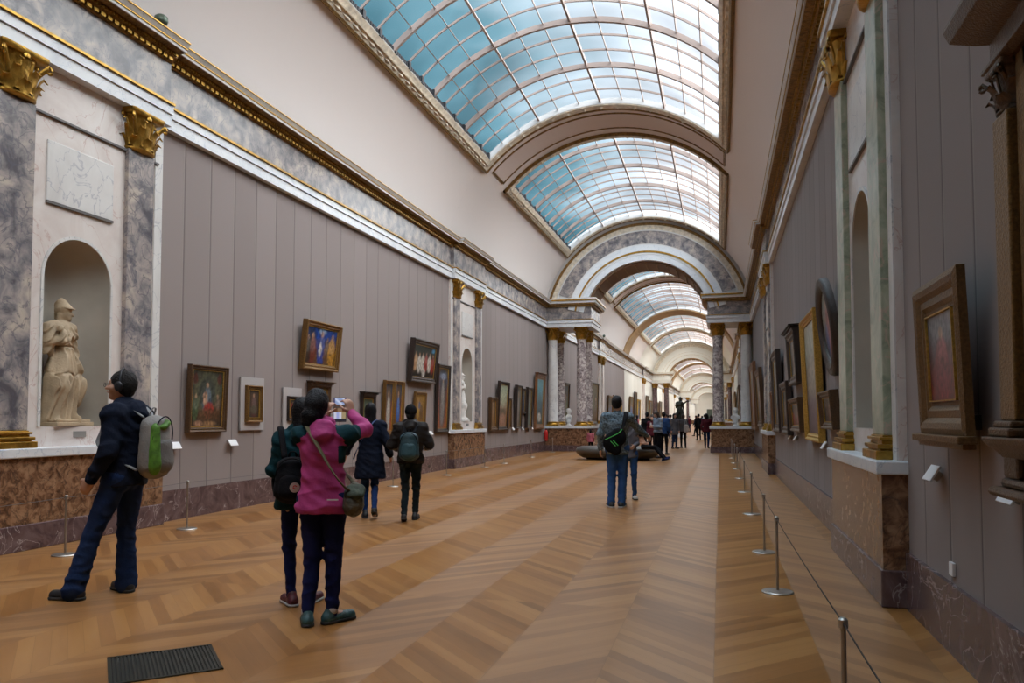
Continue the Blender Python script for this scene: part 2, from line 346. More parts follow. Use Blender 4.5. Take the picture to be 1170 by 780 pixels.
# ------------------------------------------------------------------ the hall
YB, YE = -8., 250.
struct('floor', MB().box(XL-.4, XR+.4, YB-.3, YE+.3, -.15, 0), M_floor)
TR = [0]
def trim(mb, m, **k):
    TR[0] += 1; return struct('trim_%d' % TR[0], mb, m, **k)
SW = {'left': (XL, 1), 'right': (XR, -1)}
GROUPS = {'left': [(7.60, 2.8), (22.4, 3.0)], 'right': [(7.83, 2.75), (22.4, 3.0)]}
FARG = [50., 79., 107., 134., 165., 192.]
NICHE_W, NZ0, NZ1 = .5, 1.33, 3.04
for side in SW:
    xw, s = SW[side]
    fab = MB(); y = YB
    for yc, w in GROUPS[side]:
        fab.box(xw-s*.35, xw, y, yc-w/2, 0, 5.6); y = yc+w/2
        fab.box(xw-s*.95, xw-s*.62, yc-w/2, yc+w/2, 0, 5.6)
        for e in (-1, 1): fab.box(xw-s*.95, xw-s*.02, yc+e*w/2, yc+e*(w/2-.25), 0, 5.6)
    fab.box(xw-s*.35, xw, y, 63.2, 0, 5.6)
    struct('wall_'+side, fab, M_fabric)
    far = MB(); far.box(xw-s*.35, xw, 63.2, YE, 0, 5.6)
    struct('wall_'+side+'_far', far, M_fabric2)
    bb = MB(); y = YB
    for yc, w in GROUPS[side]+[(34.75, 2.4)]:
        bb.box(xw, xw+s*.03, y, yc-w/2, 0, .42); y = yc+w/2
    bb.box(xw, xw+s*.03, y, YE, 0, .42)
    struct('baseboard_'+side, bb, M_red)
    # entablature: architrave, frieze, cornice, each breaking forward over the pilaster pairs
    segs = [(YB, 0.)]
    br = GROUPS[side]+[(g, 2.4) for g in FARG]
    A, Gl, Fz, Cb, Cg, Cw, Ct = MB(), MB(), MB(), MB(), MB(), MB(), MB()
    y = YB; pieces = []
    for yc, w in br:
        pieces.append((y, yc-w/2, 0.)); pieces.append((yc-w/2, yc+w/2, .10)); y = yc+w/2
    pieces.append((y, YE, 0.))
    for y0, y1, p in pieces:
        X = lambda d: xw+s*(d+p)
        A.box(xw-s*.1, X(.10), y0, y1, 5.42, 5.575); A.box(xw-s*.1, X(.125), y0, y1, 5.58, 5.70)
        Gl.box(xw-s*.1, X(.155), y0, y1, 5.70, 5.73)
        Fz.box(xw-s*.1, X(.07), y0, y1, 5.73, 6.30)
        Cb.ext_y([(xw-s*.1, 6.30), (X(.09), 6.30), (X(.14), 6.36), (X(.17), 6.37), (X(.17), 6.41), (X(.30), 6.425), (xw-s*.1, 6.43)], y0, y1)
        Cw.box(xw-s*.1, X(.32), y0, y1, 6.425, 6.465)
        Cg.box(xw-s*.1, X(.335), y0, y1, 6.465, 6.48); Cg.box(xw-s*.1, X(.385), y0, y1, 6.535, 6.55)
        Ct.ext_y([(xw-s*.1, 6.48), (X(.34), 6.48), (X(.375), 6.535), (xw-s*.1, 6.535)], y0, y1)
        if y0 < 62:                       # gilded eggs and beads
            ya = max(y0, 5.)
            n = int((y1-ya)/.11)
            for i in range(n):
                yy = ya+.055+i*.11
                Cg.box(X(.10), X(.15), yy-.035, yy+.035, 6.31, 6.355)
                Cg.box(X(.17), X(.20), yy-.02, yy+.02, 6.375, 6.408); Cg.box(X(.17), X(.20), yy+.035, yy+.075, 6.375, 6.408)
    for mb, m in ((A, M_white), (Gl, M_gold), (Fz, M_grey), (Cb, M_dgold), (Cw, M_stucco), (Cg, M_gold), (Ct, M_panel)): trim(mb, m)

    # niche surround between the two pilasters of a group
    for yc, w in GROUPS[side]:
        xf = xw+s*.06; mb = MB(); y0, y1 = yc-w/2, yc+w/2; n = 20
        arch = [(yc-NICHE_W*math.cos(PI*i/n), NZ1+NICHE_W*math.sin(PI*i/n)) for i in range(n+1)]
        path = [(yc-NICHE_W, NZ0)]+arch+[(yc+NICHE_W, NZ0)]
        def quad(a, b, c, d): mb.add([(xf, *a), (xf, *b), (xf, *c), (xf, *d)], [(0, 1, 2, 3)])
        quad((y0, 1.05), (yc-NICHE_W, 1.05), (yc-NICHE_W, 5.45), (y0, 5.45)); quad((yc+NICHE_W, 1.05), (y1, 1.05), (y1, 5.45), (yc+NICHE_W, 5.45))
        quad((yc-NICHE_W, 1.05), (yc+NICHE_W, 1.05), (yc+NICHE_W, NZ0), (yc-NICHE_W, NZ0))
        for a, b in zip(arch, arch[1:]): quad(a, b, (b[0], 5.45), (a[0], 5.45))
        for yy in (y0, y1): mb.add([(xf, yy, 1.0), (xw-s*.03, yy, 1.0), (xw-s*.03, yy, 5.45), (xf, yy, 5.45)], [(0, 1, 2, 3)])
        trim(mb, M_pink)
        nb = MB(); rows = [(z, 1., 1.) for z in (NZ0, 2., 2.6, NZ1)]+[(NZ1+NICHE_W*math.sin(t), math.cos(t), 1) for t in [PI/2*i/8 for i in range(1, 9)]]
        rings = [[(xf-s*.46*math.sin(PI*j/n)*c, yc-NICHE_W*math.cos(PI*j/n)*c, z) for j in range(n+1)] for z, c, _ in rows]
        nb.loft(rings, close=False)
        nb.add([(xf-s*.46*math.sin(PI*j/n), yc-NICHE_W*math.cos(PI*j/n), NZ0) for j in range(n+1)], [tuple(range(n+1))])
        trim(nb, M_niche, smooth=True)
        # raised rim round the niche, panel above, string course, white edge strips
        rim = MB()
        for a, b in zip(path, path[1:]):
            dy, dz = b[0]-a[0], b[1]-a[1]; l = math.hypot(dy, dz); ny, nz = -dz/l*.035, dy/l*.035
            if dy < 0 or (dy == 0 and dz > 0): pass
            rim.add([(xf, *a), (xf, *b), (xf, b[0]+ny, b[1]+nz), (xf, a[0]+ny, a[1]+nz), (xf+s*.015, *a), (xf+s*.015, *b), (xf+s*.015, b[0]+ny, b[1]+nz), (xf+s*.015, a[0]+ny, a[1]+nz)],
                    [(4, 5, 6, 7), (0, 1, 5, 4), (2, 3, 7, 6), (1, 2, 6, 5), (3, 0, 4, 7)])
        trim(rim, M_panel)
        trim(MB().box(xf, xf+s*.02, yc-.5, yc+.5, 3.90, 4.60), M_panel, bevel=.008)
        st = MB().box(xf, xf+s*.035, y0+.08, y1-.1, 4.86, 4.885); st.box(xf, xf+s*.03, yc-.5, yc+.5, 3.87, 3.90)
        trim(st, mat('dark_grey_stone', (.12, .11, .11), .5))  # dark grey string course and strip under the panel
        jm = MB()
        for e in (-1, 1): jm.box(xw+s*.0, xf+s*.012, yc+e*(w/2-.005), yc+e*(w/2-.15), 1.1, 5.42)
        trim(jm, M_panel)
        # pedestal under the group
        d = .18
        trim(MB().box(xw-s*.05, xw+s*d, y0+.02, y1-.02, .28, .995), M_brown)
        trim(MB().box(xw-s*.05, xw+s*(d+.02), y0, y1, 0, .28), M_red, bevel=.01)
        trim(MB().box(xw-s*.05, xw+s*(d+.045), y0-.03, y1+.03, .995, 1.10), M_white, bevel=.012)
        if side == 'left': tag(obj('title_plate', MB().box(xf, xf+s*.012, yc-.02, yc+.16, 1.2, 1.27), mat('plate_grey', (.25, .24, .23), .5)), 'small grey plate on the marble below the statue %s' % ('with the helmet nearest the camera' if yc < 10 else 'in the distant niche'), 'plate')

# ---- gilded capital, column and pilaster prototypes
def capital_mesh(n_leaf=8, H=.52, r=.23):
    mb = MB()
    mb.lathe([(r*.93, 0), (r*1.04, .015), (r*1.04, .03), (r*.82, .045), (r*.78, .3), (r*.95, .42), (r*1.05, .45)], n=24)
    def leaf(ang, z0, h, w, out):
        ca, sa = math.cos(ang), math.sin(ang); rings = []
        for i in range(7):
            t = i/6.; zz = z0+h*(t if t < .8 else .8+(t-.8)*.1-(t-.8)*.6); rr = r*.92+.012+out*t**2.2
            ww = w*(.75+.5*math.sin(PI*min(1, t*1.1)))*(1-t**4*.5); th = .016
            ring = []
            for u, q in ((-1, 0), (-.5, 1), (0, .4), (.5, 1), (1, 0), (0, -.8)):
                a, b = rr+q*th, u*ww/2
                ring.append((ca*a-sa*b, sa*a+ca*b, zz+(.014 if abs(u) == 1 and i % 2 else 0)))
            rings.append(ring)
        mb.loft(rings)
    for i in range(n_leaf):
        leaf(2*PI*i/n_leaf, .03, .18, .135, .10); leaf(2*PI*(i+.5)/n_leaf, .06, .31, .12, .13)
    for i in range(4):
        a = PI/4+i*PI/2; ca, sa = math.cos(a), math.sin(a)
        pts = [(ca*(r*.95+.16*t), sa*(r*.95+.16*t), .22+.2*t**.7) for t in [j/6 for j in range(7)]]
        for j in range(10):
            t = j/9*1.6*PI*1.2; q = .048*(1-j/13.); pts.append((ca*(r*.95+.165+q*math.sin(t)*.9), sa*(r*.95+.165+q*math.sin(t)*.9), .405+q*math.cos(t)-.045+.03))
        mb.tube(pts, [.026]*7+[.022-.001*j for j in range(10)], 6)
        b = i*PI/2; mb.lathe([(.0, -.02), (.035, -.01), (.042, .02), (.02, .05), (0, .055)], (math.cos(b)*r*1.15, math.sin(b)*r*1.15, .43), 8)
        for sg in (-1, 1):
            c2 = b+sg*.28; mb.tube([(math.cos(c2)*r*(.95+.25*t), math.sin(c2)*r*(.95+.25*t), .2+.2*t) for t in (0, .4, .8, 1)]+[(math.cos(c2-sg*.12)*r*1.25, math.sin(c2-sg*.12)*r*1.25, .385)], .015, 5)
    ab = []                      # concave-sided abacus
    for i in range(4):
        a = PI/4+i*PI/2; ab += [(a-.06, 1.62*r), (a+.06, 1.62*r), (a+PI/8, 1.30*r), (a+PI/4, 1.2*r), (a+3*PI/8, 1.30*r)]
    mb.loft([[(math.cos(a)*q*k, math.sin(a)*q*k, z) for a, q in ab] for z, k in ((.45, .92), (.465, 1.), (.505, 1.03), (.52, 1.03))])
    return mb
cap_me = capital_mesh()
def base_mesh(r=.27, H=.19, sq=None):
    mb = MB()
    if sq:
        a, b = sq
        for z0, z1, g in ((0, .07, .07), (.07, .085, .03), (.085, .12, .055), (.12, .15, .015), (.15, .175, .035), (.175, .19, .01)):
            mb.box(-a-g, a+g, -b-g, b+g, z0, z1)
    else:
        mb.box(-r*1.3, r*1.3, -r*1.3, r*1.3, 0, .06)
        mb.lathe([(r*1.26, .06), (r*1.3, .085), (r*1.24, .11), (r*1.1, .115), (r*1.06, .13), (r*1.1, .145), (r*1.17, .155), (r*1.17, .175), (r*1.05, .19)], n=28)
    return mb
# pilaster: local x = out of the wall
pil = empty('pilaster')
sh = obj('shaft', MB().box(-.06, .06, -.235, .235, .19, 3.80), M_grey, pil, bevel=.01)
obj('base', base_mesh(sq=(.06, .235)), M_gold, pil, bevel=.006)
cp = capital_mesh(); cp.xf(Matrix.Translation((.0, 0, 3.80)) @ Matrix.Diagonal((.62, 1.05, 1., 1))); cp.v = [(max(-.058, x), y, z) for x, y, z in cp.v]
obj('capital', cp, M_gold, pil, auto=50)
col = empty('column')
obj('base', base_mesh(.225), M_gold, col, auto=40)
obj('shaft', MB().lathe([(.235, .19), (.232, .22), (.225, .25), (.225, 1.4), (.215, 2.4), (.198, 3.6), (.205, 3.72), (.205, 3.80)], n=32), M_column, col, auto=40)
cc = capital_mesh(); cc.xf(Matrix.Translation((0, 0, 3.80)))
obj('capital', cc, M_gold, col, auto=50)
first = {'p': pil, 'c': col}; used = {'p': 0, 'c': 0}
def put(kind, loc, rz, label, group, m=None):
    t = first[kind]
    if used[kind]: t = dup(t, loc, rz)
    else: t.location = loc; t.rotation_euler = (0, 0, rz); used[kind] = 1
    tag(t, label, 'pilaster' if kind == 'p' else 'column', group)
    return t
PIL = []
for side in ('left', 'right'):
    xw, s = SW[side]
    for gi, (yc, w) in enumerate(GROUPS[side]):
        for e in (-1, 1):
            where = ('nearest' if gi == 0 else 'far')
            tx = {('left', 0): 'by the helmeted statue niche', ('left', 1): 'by the distant left niche',
                  ('right', 0): 'by the empty niche', ('right', 1): 'by the far right niche'}[(side, gi)]
            PIL.append((put('p', (xw+s*.06, yc+e*(w/2-.46), 1.10), 0 if s > 0 else PI,
                '%s marble pilaster with gilt capital %s, %s of the two' % ('greenish' if side == 'right' and gi == 0 else 'grey', tx, 'nearer' if e < 0 else 'farther'),
                'marble pilasters flanking the wall niches'), side, gi))
def recolour(root, child, m):
    for c in root.children:
        if c.name.split('.')[0] == child:
            c.data = c.data.copy(); c.data.materials[0] = m
for t, side, gi in PIL:
    if side == 'right' and gi == 0: recolour(t, 'shaft', M_green)
for side in ('left', 'right'):
    xw, s = SW[side]
    for k, g in enumerate(FARG[:4]):
        for e in (-1, 1):
            t = put('p', (xw+s*.06, g+e*.75, 1.10), 0 if s > 0 else PI,
                'slim %s pilaster, %s wall of %s, %s of two' % ('pinkish' if k == 0 else 'pale', side, ('the bay beyond the first arch', 'the bright second bay', 'the bay past the second arch', 'the farthest bay')[k], 'nearer' if e < 0 else 'farther'), 'pilasters in the far bays')
            recolour(t, 'shaft', M_pink)
        trim(MB().box(xw-s*.05, xw+s*.18, g-1.1, g+1.1, 0, 1.0), M_brown); trim(MB().box(xw-s*.05, xw+s*.22, g-1.13, g+1.13, 1., 1.1), M_stucco)

# ---- ceiling vault, ribs and roof windows
A_ED = 44.5; A_SP = 79.
def vault_piece(mb, y0, y1, a0, a1, n=20, r0=R0, r1=R0+.13): mb.arc([(r0, y0), (r1, y0), (r1, y1), (r0, y1)], a0, a1, n)
SKY = [(-.5, 6.2), (9.0, 20.7), (23.3, 32.9), (37.4, 46.8), (49.4, 61.6), (64.8, 74.4), (77.0, 87.4), (93.2, 105.5), (107.5, 121.4), (125.4, 137.), (139., 148.5), (154.5, 166), (169., 180.), (184., 195), (198., 208.5), (214.5, 228), (232, 246)]  # first opening is unseen behind the camera, added and sized for near light
ARCH = [(33.5, 36.0), (89.3, 91.8), (150.2, 152.7), (210.2, 212.7)]
TAN = [(61.6, 64.8), (121.4, 125.4), (180., 184.)]
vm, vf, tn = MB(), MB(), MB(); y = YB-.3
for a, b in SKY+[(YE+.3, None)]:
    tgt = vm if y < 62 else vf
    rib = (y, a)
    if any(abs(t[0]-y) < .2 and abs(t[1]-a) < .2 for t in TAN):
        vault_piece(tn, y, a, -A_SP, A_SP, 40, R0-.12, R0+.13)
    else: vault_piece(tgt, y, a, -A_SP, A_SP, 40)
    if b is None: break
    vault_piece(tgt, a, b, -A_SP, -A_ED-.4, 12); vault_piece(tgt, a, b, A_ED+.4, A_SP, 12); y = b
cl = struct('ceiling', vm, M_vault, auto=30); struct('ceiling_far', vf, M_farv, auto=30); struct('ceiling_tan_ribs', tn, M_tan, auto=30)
rt = MB()                                   # sealing slabs outside the vault spring
rt.box(XL-.4, XL+.05, YB-.3, YE+.3, 5.6, 7.0); rt.box(XR-.05, XR+.4, YB-.3, YE+.3, 5.6, 7.0)
rt.xf(Matrix.Translation((0, 0, .0))); struct('ceiling_spring', MB().box(XL-.4, XL-.0, YB-.3, YE+.3, 5.58, 7.).box(XR+.0, XR+.4, YB-.3, YE+.3, 5.58, 7.), M_vault)

RG = R0+.10
def egg(mb, c, ax, r):                      # little six-sided bead
    c = Vector(c); t, n_, w = ax
    vs = [c+t*r[0], c-t*r[0], c+w*r[1], c-w*r[1], c+n_*r[2], c-n_*r[2]]
    mb.add([tuple(v) for v in vs], [(0, 2, 4), (2, 1, 4), (1, 3, 4), (3, 0, 4), (2, 0, 5), (1, 2, 5), (3, 1, 5), (0, 3, 5)])
for wi, (a, b) in enumerate(SKY):
    root = empty('window_%d' % (wi+1), (CX, (a+b)/2, Z0+R0)); root['kind'] = 'structure'
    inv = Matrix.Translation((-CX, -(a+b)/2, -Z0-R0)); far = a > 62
    g = MB(); n = 36; yy = [a-.02+(b-a+.04)*i/6 for i in range(7)]
    rings = [[(CX+RG*math.sin(t), y, Z0+RG*math.cos(t)) for y in yy] for t in [math.radians(-A_ED-.6+(2*A_ED+1.2)*i/n) for i in range(n+1)]]
    g.loft(rings, close=False)
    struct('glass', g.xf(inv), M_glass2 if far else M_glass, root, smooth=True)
    mj, mn = MB(), MB()
    for i in range(13):
        t = -A_ED+2*A_ED*i/12; major = i % 3 == 0; w = .30 if major else .12
        (mj if major else mn).arc([(RG-(.10 if major else .045), a), (RG-.004, a), (RG-.004, b), (RG-(.10 if major else .045), b)], t-w, t+w, 1)
    # rows counted back from the far end: three panes to a bay
    k = 1; ry = b
    while True:
        ry = b-.74*k
        if ry < a+.2: break
        major = (k % 3 == 0); w = .036 if major else .013
        (mj if major else mn).arc([(RG-(.12 if major else .05), ry-w), (RG-.005, ry-w), (RG-.005, ry+w), (RG-(.12 if major else .05), ry+w)], -A_ED, A_ED, 30); k += 1
    struct('glazing_bars', mj.xf(inv), M_bar, root); struct('thin_glazing_bars', mn.xf(inv), M_bar, root)
    fr, gd, eg, dk, wh = MB(), MB(), MB(), MB(), MB()
    wd = .27/R0*180/PI                       # band width in degrees
    for sg in (-1, 1):
        A1, A2 = sg*(A_ED-.1), sg*(A_ED+wd)
        ext = lambda mb, r0, r1, p, q, e=0.: mb.arc([(r0, a-e), (r1, a-e), (r1, b+e), (r0, b+e)], p, q, 2)
        ext(fr, R0-.06, R0+.05, A1, A2, .27); ext(gd, R0-.09, R0+.02, A2, A2+sg*.75, .33); ext(fr, R0-.10, R0, sg*(A_ED+wd*.42), sg*(A_ED+wd*.5), .12)
        ext(wh, R0-.03, RG+.02, sg*(A_ED-.35), A1, 0)
        m_ = int((b-a)/.34)
        for i in range(m_):
            t = math.radians(sg*(A_ED+wd*.75)); yy_ = a+(i+.5)*(b-a)/m_
            nrm = Vector((math.sin(t), 0, math.cos(t))); tan = Vector((math.cos(t), 0, -math.sin(t)))
            egg(eg, (CX+(R0-.06)*math.sin(t), yy_, Z0+(R0-.06)*math.cos(t)), (Vector((0, 1, 0)), nrm, tan), (.15, .055, .05))
        if not far and a > 0:
            t = math.radians(sg*(A_ED-.55)); m_ = int((b-a)/.09)
            for i in range(m_):
                yy_ = a+(i+.5)*(b-a)/m_; c = (CX+(RG-.06)*math.sin(t), yy_, Z0+(RG-.06)*math.cos(t)); big = i % 8 == 0
                q = .055 if big else .026
                dk.box(c[0]-q, c[0]+q, c[1]-q, c[1]+q, c[2]-q*1.5, c[2]+q*1.5)
    for y0, y1, sgn in ((a-.27, a, -1), (b, b+.27, 1)):
        fr.arc([(R0-.06, y0), (R0+.05, y0), (R0+.05, y1), (R0-.06, y1)], -A_ED-wd, A_ED+wd, 40)
        q0 = y0-.06 if sgn < 0 else y1; gd.arc([(R0-.09, q0), (R0+.02, q0), (R0+.02, q0+.06), (R0-.09, q0+.06)], -A_ED-wd-.7, A_ED+wd+.7, 40)
        yi = a if sgn < 0 else b
        wh.arc([(R0-.03, yi-.02), (RG+.02, yi-.02), (RG+.02, yi+.02), (R0-.03, yi+.02)], -A_ED, A_ED, 40)
        for i in range(15):
            t = math.radians(-A_ED+2*A_ED*(i+.5)/15); nrm = Vector((math.sin(t), 0, math.cos(t))); tan = Vector((math.cos(t), 0, -math.sin(t)))
            egg(eg, (CX+(R0-.06)*math.sin(t), (y0+y1)/2, Z0+(R0-.06)*math.cos(t)), (tan, nrm, Vector((0, 1, 0))), (.09, .05, .07))
    struct('frame', fr.xf(inv), M_farv if far else M_cream, root); struct('gilt_edge', gd.xf(inv), M_tan if far else M_dgold, root)
    struct('reveal', wh.xf(inv), M_stucco, root); struct('egg_ornament', eg.xf(inv), M_farv if far else M_cream, root)
    if dk.v: struct('iron_cresting', dk.xf(inv), M_dark, root)
# recessed panel on the underside of each near rib: gilt lines and a slightly darker field
for y0, y1 in ((6.2, 9.0), (20.7, 23.3), (46.8, 49.4), (74.4, 77.)):
    gl = MB(); ya, yb = y0+.72, y1-.72; ea = 46.
    for q in (ya, yb-.05): gl.arc([(R0-.03, q), (R0+.02, q), (R0+.02, q+.05), (R0-.03, q+.05)], -ea, ea, 40)
    for sg in (-1, 1): gl.arc([(R0-.03, ya), (R0+.02, ya), (R0+.02, yb), (R0-.03, yb)], sg*ea, sg*(ea+.7), 1)
    trim(gl, M_dgold if y0 < 60 else M_cream)
    trim(MB().arc([(R0-.008, ya+.05), (R0+.01, ya+.05), (R0+.01, yb-.05), (R0-.008, yb-.05)], -ea, ea, 40), M_ribp if y0 < 60 else M_farv)

# ---- the transverse arches on their columns
busts = []
for ai, (y0, y1) in enumerate(ARCH):
    near = ai == 0; AR = 78
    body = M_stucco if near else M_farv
    trim(MB().arc([(2.72, y0+.05), (R0+.4, y0+.05), (R0+.4, y1-.05), (2.72, y1-.05)], -AR, AR, 60), body, auto=30)
    for yf, sg in ((y0+.05, -1), (y1-.05, 1)):
        def ring(ra, rb, d, m, a=AR): trim(MB().arc([(ra, yf), (rb, yf), (rb, yf+sg*d), (ra, yf+sg*d)], -a, a, 60), m, auto=30)
        if near or sg < 0:
            ring(2.72, 2.95, .05, M_white if near else M_farv); ring(2.97, 3.06, .035, M_stucco if near else M_farv); ring(3.06, 3.13, .06, M_gold if near else M_cream)
            ring(3.13, 3.38, .07, M_white if near else M_farv)
            am = math.degrees(math.acos(1.28/3.7))
            ring(3.42, 3.98, .055, M_grey if near else M_farv, am); ring(3.38, 3.42, .08, M_stucco if near else M_cream); ring(3.98, 4.03, .08, M_stucco if near else M_cream)
            ring(4.03, 4.24, .045, M_cream); ring(4.24, 4.34, .10, M_dgold if near else M_cream)
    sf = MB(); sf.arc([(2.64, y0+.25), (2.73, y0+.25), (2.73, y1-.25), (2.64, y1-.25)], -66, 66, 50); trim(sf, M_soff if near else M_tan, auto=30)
    for i in range(13):
        a = -60+i*10; trim(MB().arc([(2.60, y0+.3), (2.66, y0+.3), (2.66, y1-.3), (2.60, y1-.3)], a-.6, a+.6, 1), M_dgold if near else M_cream)
    for side, xi in (('left', -5.32), ('right', -.50)):
        xw, s = SW[side]; xo = xw-s*.1
        L_ = lambda z0, z1, d, m: trim(MB().box(xo, xi+s*d, y0-d, y1+d, z0, z1), m)
        nr = near
        L_(5.42, 5.60, -.02, M_white if nr else M_farv); L_(5.60, 5.73, .015, M_white if nr else M_farv); L_(5.73, 5.755, .04, M_gold if nr else M_cream)
        L_(5.755, 6.30, -.04, M_grey if nr else M_farv); L_(6.30, 6.38, .06, M_dgold if nr else M_cream); L_(6.38, 6.44, .15, M_dgold if nr else M_tan)
        L_(6.44, 6.54, .18, M_stucco if nr else M_farv); L_(6.54, 6.60, .22, M_gold if nr else M_cream); L_(6.60, 6.66, .2, M_panel if nr else M_farv)
        xp = -5.34 if side == 'left' else -.40
        trim(MB().box(xo, xp-s*.03, y0+.05, y1-.05, .26, .995), M_brown)
        trim(MB().box(xo, xp, y0+.03, y1-.03, 0, .26), M_red if nr else M_brown)
        trim(MB().box(xo, xp+s*.03, y0, y1, .995, 1.10), M_white if nr else M_stucco)
        cxs = (-5.86 if side == 'left' else -.06, xw+s*.27)
        for j, cx_ in enumerate(cxs):
            for k, cy_ in enumerate((y0+.48, y1-.48)):
                if ai < 3:
                    c = put('c', (cx_, cy_, 1.10), 0, 'mottled %s marble column, %s %s one on the %s pedestal of the %s arch' % ('purple-grey' if near else 'brown', ('inner', 'outer')[j], ('front', 'rear')[k], side, ('first', 'second', 'third')[ai]), 'columns carrying the transverse arches')
                    if not near: recolour(c, 'shaft', M_red)
                    elif j == 1 and k == 0: recolour(c, 'shaft', M_panel)
        if near: trim(MB().box(xw, xw+s*.04, y0+.8, y1-.8, 1.1, 5.42), M_green)

# ---- ends of the hall
struct('wall_back', MB().box(XL-.4, XR+.4, YB-.3, YB, 0, 10.4), M_fabric)
struct('wall_end', MB().box(XL-.4, XR+.4, YE, YE+.3, 0, 10.4), M_farw)
d = MB().box(-4.2, -1.9, YE-.25, YE, 0, 4.6); dr = struct('door_1', MB().box(-3.9, -2.2, YE-.27, YE-.02, 0, 4.3), mat('dark_doorway_green', (.07, .09, .07), .7)); struct('door_frame', d, M_farw, dr)
# floor grate
gr = empty('floor_grate', (-3.13, 3.92, .0), math.radians(43)); tag(gr, 'dark square bronze ventilation grate set in the parquet', 'grate')
bm_ = MB()
for x0, x1, y0, y1 in ((-.29, .29, -.27, -.25), (-.29, .29, .25, .27), (-.29, -.27, -.27, .27), (.27, .29, -.27, .27)): bm_.box(x0, x1, y0, y1, .0, .008)
obj('rim', bm_, M_grate, gr); sl = MB()
for i in range(26): xx = -.26+i*.0208; sl.box(xx-.006, xx+.006, -.25, .25, .001, .007)
obj('slats', sl, M_grate, gr); obj('pan', MB().box(-.27, .27, -.25, .25, .0005, .002), mat('pan_black', (.01, .01, .008), .9), gr)
# cornice fittings: a spot lamp near, a security dome beyond the arch
for k, (yy, tx) in enumerate(((8.65, 'above the helmeted statue niche, a spot lamp'), (49.9, 'beyond the first arch, a security dome'))):
    t = empty('cornice_fitting', (XL+.28, yy, 6.66)); tag(t, 'small greenish fitting standing on the cornice %s' % tx, 'cornice_fitting', 'fittings on the cornice')
    obj('fitting_head', MB().lathe([(0, -.04), (.07, -.04), (.09, .0), (.085, .06), (.05, .09), (0, .1)], (0, 0, .05), 16), mat('fitting_green', (.12, .16, .12), .4, .4), t, smooth=True)
    obj('bracket', MB().box(-.06, .06, -.04, .04, -.105, .02), M_dark, t)
# ------------------------------------------------------------------ painted pictures
def lerp(a, b, t): return tuple(x+(y-x)*t for x, y in zip(a, b))
def canvas_mesh(w, h, spec, n=46, arch=False):
    """spec: (sky, ground, [ (u, v, ru, rv, colour, soft) ... ]); u,v in 0..1 from the lower left"""
    sky, grd, blobs = spec; asp = h/w; nx = n; nz = max(6, int(n*min(asp, 2.4))); seed = random.random()*50
    vs = []; cs = []
    for j in range(nz+1):
        for i in range(nx+1):
            u, v = i/nx, j/nz; vs.append(((u-.5)*w, 0, (v-.5)*h))
            nn = noise.noise(Vector((u*5, v*5*asp, seed)))
            c = lerp(grd, sky, min(1, max(0, (v-.35+nn*.2)*2.2)))
            for bu, bv, ru, rv, bc, so in blobs:
                d = math.hypot((u-bu+.03*noise.noise(Vector((u*12, v*12*asp, seed+9))))/ru, (v-bv)/rv)
                k = min(1, max(0, (1.-d)/so+.5)); k = k*(.85+.15*math.sin(u*60+v*25+seed))
                c = lerp(c, bc, k)
            f = .88+.75*noise.noise(Vector((u*24, v*24*asp, seed+3)))
            if arch and ((u-.5)/.46)**2+((max(v, .78)-.78)/.2)**2 > 1: c = (.10, .06, .025); f = 1
            cs.append((*[max(0, x*f) for x in c], 1))
    fs = [(j*(nx+1)+i, j*(nx+1)+i+1, (j+1)*(nx+1)+i+1, (j+1)*(nx+1)+i) for j in range(nz) for i in range(nx)]
    me = bpy.data.meshes.new('canvas'); me.from_pydata(vs, [], fs)
    at = me.color_attributes.new('paint', 'FLOAT_COLOR', 'POINT')
    at.data.foreach_set('color', [x for c in cs for x in c]); return me
M_paint = bpy.data.materials.new('oil_paint'); M_paint.use_nodes = True
_n = M_paint.node_tree.nodes; _a = _n.new('ShaderNodeAttribute'); _a.attribute_name = 'paint'
M_paint.node_tree.links.new(_a.outputs['Color'], _n['Principled BSDF'].inputs['Base Color']); _n['Principled BSDF'].inputs['Roughness'].default_value = .35
FR = {'gilt': ((.20, .105, .03), 12), 'brown': ((.09, .045, .018), 9), 'walnut': ((.15, .08, .028), 9), 'dark': ((.035, .022, .018), 9), 'bright': ((.50, .30, .06), 7), 'rust': ((.20, .09, .04), 9)}
def frame_mat(k): return mat('frame_'+k, FR[k][0], .42, .45 if k in ('gilt', 'bright', 'walnut') else .1, .35, 90, .3, 60)
SK = (.45, .27, .17); RED = (.32, .03, .02); BLU = (.02, .06, .25); DK = (.02, .015, .012); GLD = (.42, .25, .05); WH = (.6, .56, .5); TEAL = (.06, .22, .25); BRN = (.12, .06, .03); GRN = (.05, .09, .04)
def fig(u, v, h, robe, head=SK, w=.09):      # a standing robed figure
    return [(u, v-h*.12, w, h*.46, robe, .35), (u+.01, v+h*.12, w*.7, h*.25, lerp(robe, WH, .15), .4), (u, v+h*.43, w*.33, h*.09, head, .4)]
def throne(robe=BLU, arch=(.12, .13, .09)):
    b = [(.5, .6, .42, .36, arch, .25), (.5, .62, .26, .27, (.05, .06, .05), .3)]
    b += fig(.5, .52, .5, robe, w=.15)+[(.44, .5, .07, .13, SK, .4), (.56, .3, .16, .14, RED, .4), (.5, .22, .3, .1, BRN, .5)]
    for q in (.14, .84): b += fig(q, .36, .42, random.choice((RED, GRN, BRN)), w=.09)
    b += [(.25, .07, .12, .05, (.4, .22, .14), .5), (.6, .06, .2, .05, (.35, .2, .1), .5), (.12, .85, .07, .1, (.1, .02, .015), .4), (.88, .85, .07, .1, (.1, .02, .015), .4)]
    return b
